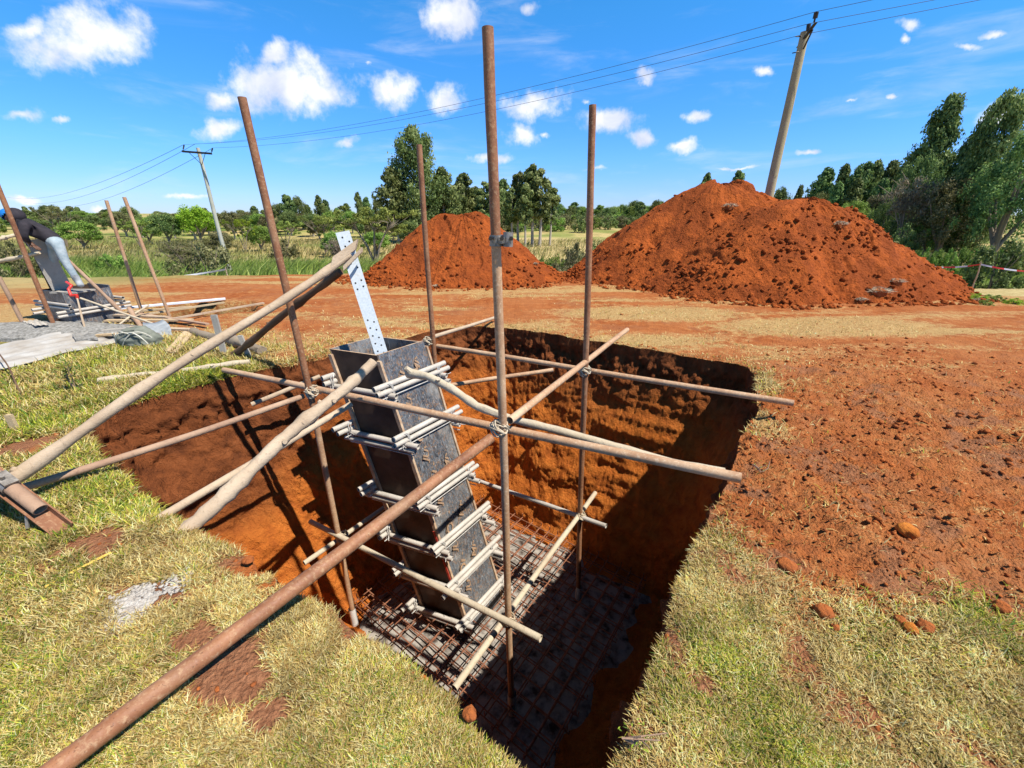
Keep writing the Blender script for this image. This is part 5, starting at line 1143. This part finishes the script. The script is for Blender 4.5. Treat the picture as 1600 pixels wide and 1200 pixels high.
tape([V(-20, 462, 13.0), V(130, 441, 13.0), V(352, 421, 13.3)], 'plain white barrier tape strung along the far left side of the site', False, .05)
timber(V(1519, 455, 11.35)-Z_*.1, V(1533, 409, 11.3), .018, .013, 'thin crooked stick holding up the red and white tape', 'timber', 31, 'tape_stick', 'stick', knots=2, wob=.01)
for i, (u, v) in enumerate(((352, 418), (130, 438))): p = V(u, v, 13.2); timber(Vector((p.x, p.y, gz(p.x, p.y)-.1)), p, .016, .012, ('thin stick carrying the white tape at its right end by the utility pole', 'thin stick carrying the white tape near the second formwork')[i], 'timber', 41+i, 'tape_stick', 'stick', knots=2)

# ------------------------------------------------------------------ the second excavation at the left
Y2 = 6.9; c2 = V(126, 470, Y2); c2.z = 0
S2A, S2B = Vector((.93, -.36, 0)), Vector((.36, .93, 0))
ct = V(112, 452, Y2).z
root2 = empty('column_formwork', Vector((c2.x, c2.y, -1.2))); tag(root2, 'second formwork box, smaller in view, beside the bending worker', 'formwork')
def bx2(name, c, hx, hy, z0, z1, mat, parent=root2, A=S2A, B=S2B, lean=Vector((0, 0, 0)), edge=None):
    L = parent.location; mb = MB(); v = []
    for zz, of in ((z0, Vector((0, 0, 0))), (z1, lean)):
        for i, j in ((-1, -1), (1, -1), (1, 1), (-1, 1)): v.append(c+A*(i*hx)+B*(j*hy)+of+Z_*(zz-c.z)-L)
    mb.add(v, [[3, 2, 1, 0], [4, 5, 6, 7], [0, 1, 5, 4], [1, 2, 6, 5], [2, 3, 7, 6], [3, 0, 4, 7]]); return mb.build(name, M[mat], parent, smooth=False)
cc = Vector((c2.x, c2.y, 0)); ln = Vector((-.10, .1, 0))
bx2('panel', cc-S2B*.31, .31, .009, -1.2, ct, 'ply', lean=ln); bx2('panel', cc+S2B*.31, .31, .009, -1.2, ct+.03, 'ply', lean=ln)
bx2('panel', cc-S2A*.30, .009, .30, -1.2, ct+.01, 'plyshade', lean=ln); bx2('panel', cc+S2A*.30, .009, .30, -1.2, ct-.01, 'ply', lean=ln)
bx2('batten', cc-S2A*.12-S2B*.335, .035, .012, -1.1, .1, 'rust', lean=ln*.6)
def clamp2(z, label):
    root = empty('pipe_clamp', Vector((cc.x, cc.y, z))+ln*((z+1.2)/(ct+1.2))); tag(root, label, 'clamp', 'pipe clamps on the second formwork')
    for sgn in (-1, 1):
        for k in (-.03, .03):
            mb = MB(); mb.tube([S2B*sgn*.36-S2A*(.52)+Z_*k, S2B*sgn*.36+S2A*.5+Z_*k], .024, 12, hollow=True); mb.build('pipe', M['palepipe'], root)
            mb = MB(); mb.tube([S2A*sgn*.36-S2B*.5+Z_*(k-.11), S2A*sgn*.36+S2B*.5+Z_*(k-.11)], .024, 12, hollow=True); mb.build('pipe', M['palepipe'], root)
clamp2(V(112, 474, Y2).z+.02, 'upper pipe clamp on the second formwork at the left'); clamp2(V(160, 505, Y2).z, 'lower pipe clamp on the second formwork, close to the ground')
def plank_v(u0, v0, Ya, u1, v1, Yb, w, th, label, mat, name='plank', cat='plank', face=None):
    a, b = V(u0, v0, Ya), V(u1, v1, Yb); d = (b-a).normalized(); vw = Vector((a.x, a.y, a.z-H)).normalized(); s = d.cross(vw).normalized() if face is None else face; n = s.cross(d).normalized()
    mb = MB(); mb.box((a+b)/2, (b-a)/2, s*w/2, n*th/2); o = mb.build(name, M[mat], None, smooth=False, loc=tuple(a)); tag(o, label, cat); return o
plank_v(98, 452, Y2, 56, 374, Y2-.1, .24, .03, 'wide pale cement stained board standing out of the second formwork', 'greyboard')
plank_v(106, 455, Y2+.12, 69, 378, Y2+.02, .05, .06, 'dark narrow stud behind the wide stained board', 'timberdark')
plank_v(80, 452, Y2+.05, 48, 388, Y2+.02, .03, .03, 'thin dark bar left of the wide stained board', 'timberdark')
def sc2(u0, v0, Ya, u1, v1, Yb, label, mat='rust', r=.029): scaffold(V(u0, v0, Ya), V(u1, v1, Yb), label, mat, r, 'scaffold tubes at the second pit')
sc2(84, 508, 6.2, -6, 285, 6.2, 'rusty tube crossing in front of the worker at the left edge'); sc2(40, 512, 6.6, -2, 432, 6.6, 'short tube standing at the far left edge', 'timberbrown')
sc2(223, 492, 7.6, 166, 313, 7.6, 'left of the two thin rusty uprights behind the second pit', 'rustpale', .026); sc2(266, 497, 7.3, 194, 308, 7.3, 'right of the two thin rusty uprights behind the second pit', 'rustpale', .026)
def tv(u0, v0, Ya, u1, v1, Yb, r0, r1, label, mat, seed, name='pole', cat='pole'): timber(V(u0, v0, Ya), V(u1, v1, Yb), r0, r1, label, mat, seed, name, cat, knots=3, n=16, wob=.006)
tv(190, 488, 6.9, 84, 384, 6.7, .028, .022, 'slanting brown pole from the worker\'s hip down to the planks', 'timberbrown', 51)
tv(-5, 409, 6.6, 62, 395, 6.7, .030, .022, 'pale rail nailed to the stained board at the left edge', 'timberpale', 52)
tv(-5, 374, 6.3, 30, 366, 6.6, .026, .022, 'short pale bent pole by the worker\'s arm', 'timberpale', 53)
tv(120, 464, 6.3, 149, 571, 5.9, .012, .014, 'thin standing stick in front of the second formwork', 'timber', 54, 'stick', 'stick')
tv(157, 526, 6.1, 232, 477, 7.2, .016, .014, 'pale stick leaning across the shovel handle', 'timberpale', 55, 'stick', 'stick')
tv(202, 482, 6.9, 224, 518, 6.4, .035, .030, 'short brown post leaning behind the canvas bag', 'timberbrown', 56)
PL2 = [(178, 482, 8.2, 352, 466, 9.0, .12, 'white'), (186, 488, 7.9, 300, 479, 8.2, .06, 'lumber'), (210, 493, 7.6, 350, 472, 8.6, .05, 'lumber'), (262, 499, 7.3, 412, 473, 8.4, .05, 'timber'), (212, 489, 7.5, 324, 506, 6.8, .06, 'timberbrown'),
       (165, 500, 7.1, 300, 499, 7.2, .09, 'lumber'), (182, 510, 6.7, 298, 514, 6.6, .09, 'timber'), (160, 518, 6.5, 232, 511, 6.7, .07, 'greyboard'), (165, 492, 7.4, 262, 496, 7.3, .08, 'timber'), (150, 524, 6.3, 225, 519, 6.5, .06, 'lumber')]
PLL = ['farthest plank over the second pit, its right half whitish', 'short board end just below the whitish plank', 'thin board crossing the second pit diagonally to the upper right', 'long thin board ending nearest the pale stake at right', 'brown pole lying across the boards and ending above the bark log',
       'board lying level at the near side of the second pit', 'round ended board right behind the shovel blade', 'grey board between the sheet and the shovel blade', 'board lying between the two rusty uprights and the brown post', 'board end just behind the canvas bag']
for (u0, v0, Ya, u1, v1, Yb, w, mt), lab in zip(PL2, PLL):
    a, b = G(u0, v0, .06), G(u1, v1, .06); d = (b-a).normalized(); s = d.cross(Z_).normalized(); mb = MB(); hz = .05+.02*random.random()+max(0, gz((a.x+b.x)/2, (a.y+b.y)/2)*0)
    mb.box((a+b)/2+Z_*(hz-.06), (b-a)/2, s*w/2, Z_*.014); o = mb.build('plank', M[mt], None, smooth=False, loc=tuple(a)); tag(o, lab, 'plank')
# shovel
sh = empty('shovel', G(240, 506, .12)); tag(sh, 'steel shovel with a long pale handle lying across the planks', 'shovel'); L = sh.location.copy()
mb = MB(); mb.tube(densify(V(126, 466, 6.5)-L, Vector((0, 0, 0)), 10, 0, 1), .016, 10); mb.build('handle', M['timberpale'], sh)
tip = G(256, 526, .02)-L; dn = tip.normalized(); s = dn.cross(Z_).normalized(); mb = MB(); vs = []
for i in range(8):
    t = i/7; w = .10+.05*math.sin(math.pi*min(1, t*1.1+.15)) if t < .85 else .10
    for j in range(7):
        q = (j/6-.5)*2; vs.append(dn*(.02+t*(tip.length+.12))+s*(q*w)+Z_*(.035*q*q-.05*t+.02))
fs = [[i*7+j, (i+1)*7+j, (i+1)*7+j+1, i*7+j+1] for i in range(7) for j in range(6)]; mb.add(vs, fs); o = mb.build('blade', M['steelgrey'], sh); sm = o.modifiers.new('thickness', 'SOLIDIFY'); sm.thickness = .004
# canvas bag
bg_ = empty('canvas_bag', gp(222, 540, 0)); tag(bg_, 'crumpled grey green canvas bag with pale piping on the grass', 'bag')
import bmesh
bm = bmesh.new(); bmesh.ops.create_icosphere(bm, subdivisions=4, radius=1); vs = np.array([p.co[:] for p in bm.verts]); fs = [[q.index for q in p.verts] for p in bm.faces]; bm.free()
n_ = fbm(vs[:, 0]*2, vs[:, 1]*2, vs[:, 2]*2, 4, .6); rdg = 1-np.abs(fbm(vs[:, 0]*3, vs[:, 1]*3, vs[:, 2]*3+5, 3))*3; vs = vs*(1+n_*.7+.10*rdg)[:, None]*np.array([.24, .17, .15]); vs[:, 2] = np.maximum(vs[:, 2]+.12, .0); vs[:, 0] += (vs[:, 2] < .06)*.04
mesh_obj('cloth', vs, fs, M['canvas'], bg_)
for k in range(4):
    mb = MB(); pts = []
    for i in range(14):
        t = i/13; a = k*1.3+t*2.0; p = Vector((.25*math.cos(a), -.16*abs(math.sin(a*.9))-.02, .05+.20*abs(math.sin(t*3.1+k)))); pts.append(p)
    mb.tube(pts, .008, 6); mb.build('piping', M['canvasedge'], bg_)
mb = MB(); mb.add([(-.14, -.13, .24), (.08, -.12, .27), (.03, -.05, .235), (-.06, -.03, .20)], [[0, 1, 2, 3]]); mb.build('opening_shade', M['darkmetal'], bg_, smooth=False)  # flat dark patch painting the shade inside the bag mouth
# sheet, float, gravel
def ground_sheet(quad, mat, name, label, cat, th=.012, n=22, h=.05, wav=.006):
    P = [G(u, v, .05) for u, v in quad]; vs = []; 
    for i in range(n+1):
        for j in range(n+1):
            p = P[0].lerp(P[1], i/n).lerp(P[3].lerp(P[2], i/n), j/n); z = max(gz(p.x, p.y), -.05)+h+wav*math.sin(i*.7+j*.5)+.01*math.sin(j*1.7); vs.append((p.x, p.y, z))
    fs = [[i*(n+1)+j, (i+1)*(n+1)+j, (i+1)*(n+1)+j+1, i*(n+1)+j+1] for i in range(n) for j in range(n)]
    mb = MB(); mb.add(vs, fs); o = mb.build(name, M[mat], None, loc=tuple(P[0])); m_ = o.modifiers.new('thickness', 'SOLIDIFY'); m_.thickness = th; m_.offset = -1; tag(o, label, cat); return o
ground_sheet([(-60, 552), (92, 521), (190, 530), (-70, 594)], 'sheet', 'mixing_sheet', 'large mortar stained mixing board lying flat at the left edge', 'sheet')
ground_sheet([(40, 512), (62, 509), (82, 519), (60, 520)], 'greyboard', 'board', 'small curled grey board on top of the ballast', 'board', h=.16)
flat_board([(117, 534), (150, 531), (156, 537), (122, 541)], .03, 'sand', 'mortar_float', 'dark grey mortar float on the stained mixing board', 'tool', .07)
def ballast():
    c = G(55, 522, 0); n = 46; vs = []; 
    for i in range(n+1):
        for j in range(n+1):
            x, y = (i/n-.5)*2, (j/n-.5)*2; r = math.hypot(x, y); wx, wy = c.x+x*1.7+y*.1, c.y+.12+y*.52-x*.10; hh = .15*max(0, 1-r)**.8
            vs.append((wx, wy, gz(wx, wy)*0+hh+.05*float(fbm(wx*3, wy*3, 3., 4))+.03*float(fbm(wx*14, wy*14, 3., 3))+(-.08 if r > .97 else .02)))
    fs = [[i*(n+1)+j, (i+1)*(n+1)+j, (i+1)*(n+1)+j+1, i*(n+1)+j+1] for i in range(n) for j in range(n)]
    mb = MB(); mb.add(vs, fs); o = mb.build('ballast_heap', M['sand'], None, loc=tuple(c)); tag(o, 'low heap of grey ballast beside the second formwork', 'ballast heap')
ballast()
# red bent tool on the second formwork
rt_ = [V(104, 441, 6.5), V(112, 446, 6.4), V(107, 452, 6.35), V(111, 462, 6.3), V(120, 461, 6.3), V(121, 467, 6.3)]
mb = MB(); pts = []
for i in range(len(rt_)-1): pts += [rt_[i].lerp(rt_[i+1], k/4) for k in range(4)]
mb.tube(pts+[rt_[-1]], .019, 12); o = mb.build('red_hose', M['red'], None, loc=tuple(rt_[0])); tag(o, 'bright red bent hose draped on the second formwork', 'hose')
# cement spill and white scraps
def spill():
    c = G(215, 945); P = []; S = []; rg = np.random.default_rng(5); a = rg.normal(0, .5, 7000); b = rg.normal(0, .38, 7000)
    ok = (abs(a) < 1.1) & (abs(b) < 1); a, b = a[ok], b[ok]; Q = np.array([G(215+78*p, 945-46*p*.8+34*q)[:2] for p, q in zip(a, b)])
    t = fbm(Q[:, 0]*4, Q[:, 1]*4, 3., 3); Q = Q[t+rg.normal(0, .05, len(t)) > .03]; z = terrain(Q[:, 0], Q[:, 1])+.006; S = .003+.013*rg.random(len(Q))**2.2
    scatter_lumps('cement_crumbs', 'pale cement crumbs spilled on the turf at lower left', np.stack([Q[:, 0], Q[:, 1], z], -1), S, M['cement'], .5, cat='cement')
spill()
def scrap(u, v, s, label):
    p = gp(u, v, .015); mb = MB(); vs = [(random.uniform(-1, 1)*s*.2+math.cos(a)*s*(1+.4*math.sin(a*3)), math.sin(a)*s*.6, .01+.012*math.sin(a*4)) for a in np.linspace(0, 6.28, 11)[:-1]]+[(0, 0, .03)]
    mb.add(vs, [[i, (i+1) % 10, 10] for i in range(10)]); o = mb.build('plastic_scrap', M['white'], None, loc=tuple(p)); tag(o, label, 'litter')
scrap(1403, 603, .05, 'white plastic scrap on the red ground right of the pit'); scrap(232, 577, .05, 'small white scrap on the grass above the thin log'); scrap(8, 722, .035, 'white scrap on the grass at the left picture edge'); scrap(1388, 645, .035, 'tiny pale scrap below the white plastic scrap')
def sprig(u, v, label, h=.3, n=60, leaf='leaf_dark', seed=1):
    rr = random.Random(seed); p = gp(u, v); root = empty('small_plant', p); tag(root, label, 'plant'); mb = MB()
    for k in range(4): mb.tube([(0, 0, 0), (rr.uniform(-.05, .05), 0, h*.5), (rr.uniform(-.1, .1), rr.uniform(-.05, .05), h)], [.006, .004, .002], 5)
    mb.build('stem', M['timberbrown'], root); vs = []; fs = []; tn = []
    for k in range(n):
        a = rr.uniform(0, 6.28); t = rr.uniform(.35, 1); q = Vector((rr.uniform(-.05, .05), rr.uniform(-.05, .05), h*t)); d = Vector((math.cos(a), math.sin(a), rr.uniform(-.2, .6))).normalized(); s = d.cross(Z_).normalized(); l = h*.22
        i = len(vs); vs += [q, q+d*l*.5+s*l*.16, q+d*l, q+d*l*.5-s*l*.16]; fs.append([i, i+1, i+2, i+3]); tn += [rr.uniform(.2, .8)]*4
    o = mesh_obj('leaves', [tuple(x) for x in vs], fs, M[leaf], root); set_attr(o, 'tone', [[t, t, t, 1] for t in tn])
sprig(120, 612, 'small leafy weed alone in the left lawn', .34, 60, 'leaf_bush', 1); sprig(992, 1165, 'little bright green weed at the front pit edge', .07, 26, 'leaf_lime', 3); sprig(1190, 735, 'little weed at the right pit edge between the two rail ends', .08, 30, 'leaf_bush', 4)

# ------------------------------------------------------------------ the worker
def skin_obj(name, verts, edges, radii, mat, parent, sub=2):
    me = bpy.data.meshes.new(name); me.from_pydata([tuple(v) for v in verts], edges, []); me.update(); me.materials.append(mat); o = bpy.data.objects.new(name, me); COL.objects.link(o); o.parent = parent
    md = o.modifiers.new('skin', 'SKIN'); md.use_smooth_shade = True
    for i, v in enumerate(me.skin_vertices[0].data): v.radius = radii[i] if hasattr(radii[i], '__len__') else (radii[i], radii[i]); v.use_root = (i == 0)
    s = o.modifiers.new('sub', 'SUBSURF'); s.levels = sub; s.render_levels = sub; return o
def worker():
    YW = 6.75; foot = V(122, 452, YW); root = empty('person', foot); L = foot.copy()
    tag(root, 'person in a black hoodie, pale jeans and blue cap bending over the second formwork', 'person')
    def P(u, v, dy=0.0): return V(u, v, YW+dy)-L
    pel, wst, chs, nek, hd0, hd1 = P(88, 376), P(72, 366), P(46, 354), P(30, 345), P(22, 341), P(10, 338)
    hR, kR, aR, tR = P(90, 381, -.08), P(102, 409, -.10), P(123, 441, -.08), P(128, 448, -.12); hL, kL, aL, tL = P(84, 381, .10), P(84, 411, .18), P(96, 444, .24), P(88, 450, .22)
    sR, eR, wR = P(38, 352, -.18), P(37, 370, -.26), P(46, 379, -.14); sL, eL, wL = P(34, 350, .18), P(30, 368, .24), P(42, 378, .10)
    v = [pel, wst, chs, nek, hd0, hd1, hR, kR, aR, tR, hL, kL, aL, tL, sR, eR, wR, sL, eL, wL]; e = [(0, 1), (1, 2), (2, 3), (3, 4), (4, 5), (0, 6), (6, 7), (7, 8), (8, 9), (0, 10), (10, 11), (11, 12), (12, 13), (2, 14), (14, 15), (15, 16), (2, 17), (17, 18), (18, 19)]
    r = [.06, .06, .08, .05, .085, .08, .055, .040, .032, .030, .055, .040, .032, .030, .055, .042, .028, .055, .042, .028]
    for w, base, sg in ((wR, 16, 1), (wL, 19, -1)):                 # palms and five fingers
        d = Vector((.55, .05*sg, -.55)).normalized(); s = Vector((0, 1, 0)); pi = len(v); v.append(w+d*.05); e.append((base, pi)); r.append((.034, .018))
        for k in range(5):
            off = (-.03+.018*k) if k < 4 else -.045; ln_ = (.055, .068, .072, .062, .045)[k]; f0 = w+d*(.085 if k < 4 else .045)+s*off; f1 = f0+d*ln_*.55+(s*-.012 if k == 4 else Vector((0, 0, 0))); f2 = f1+(d+Vector((.2, 0, -.8))).normalized()*ln_*.5
            i = len(v); v += [f0, f1, f2]; e += [(pi, i), (i, i+1), (i+1, i+2)]; r += [.010, .0085, .007]
    body = skin_obj('body', v, e, r, M['skin'], root)
    skin_obj('jacket', [P(94, 381), wst, chs, P(33, 347), sR, eR, wR.lerp(eR, .15), sL, eL, wL.lerp(eL, .15)], [(0, 1), (1, 2), (2, 3), (2, 4), (4, 5), (5, 6), (2, 7), (7, 8), (8, 9)], [.105, .118, .125, .075, .066, .052, .038, .066, .052, .038], M['black_cloth'], root)
    skin_obj('trousers', [P(82, 374), hR, kR, kR.lerp(aR, .8), hL, kL, kL.lerp(aL, .8)], [(0, 1), (1, 2), (2, 3), (0, 4), (4, 5), (5, 6)], [.112, .084, .058, .050, .084, .058, .050], M['jeans'], root)
    for (k_, a_, t_) in ((kR, aR, tR), (kL, aL, tL)): skin_obj('boot', [k_.lerp(a_, .55), a_, t_], [(0, 1), (1, 2)], [.058, .050, .042], M['boot'], root)
    hc = hd0.lerp(hd1, .55)+Vector((.07, 0, 0)); bm = bmesh.new(); bmesh.ops.create_uvsphere(bm, u_segments=20, v_segments=12, radius=.115); vv = [(p.co.x*1.05+.03, p.co.y*.9, p.co.z*1.0+.02) for p in bm.verts]; ff = [[q.index for q in f.verts] for f in bm.faces if f.calc_center_median().x > -.045]; bm.free()
    o = mesh_obj('hood', vv, ff, M['black_cloth'], root); o.location = hc
    bm = bmesh.new(); bmesh.ops.create_uvsphere(bm, u_segments=20, v_segments=12, radius=.10); vv = [(p.co.x-.075, p.co.y*.95, p.co.z*.95+.03) for p in bm.verts]; ff = [[q.index for q in f.verts] for f in bm.faces if f.calc_center_median().z-f.calc_center_median().x*.8 > -.01]; bm.free()
    o = mesh_obj('cap', vv, ff, M['blue'], root); o.location = hc
    fm = MB()
    for s in (-1, 1): fm.tube([(-.095, s*.03, -.03), (-.104, s*.03, -.032)], .008, 8)
    o = fm.build('eyes', M['darkmetal'], root); o.location = hc
    fm = MB(); fm.tube([(-.09, 0, -.02), (-.12, 0, -.055), (-.095, 0, -.06)], [.008, .014, .010], 8); fm.tube([(-.09, -.022, -.085), (-.094, .022, -.085)], .008, 6); o = fm.build('face', M['skin'], root); o.location = hc
    mb = MB(); mb.box(P(114, 455, .05), Vector((.22, .0, -.0)), Vector((0, .16, 0)), Vector((0, 0, .012))); o = mb.build('platform_board', M['greyboard'], None, smooth=False); o.location = L; tag(o, 'grey board on top of the second formwork under the worker\'s boots', 'board')
worker()
print('SIZE objects', len(bpy.data.objects))
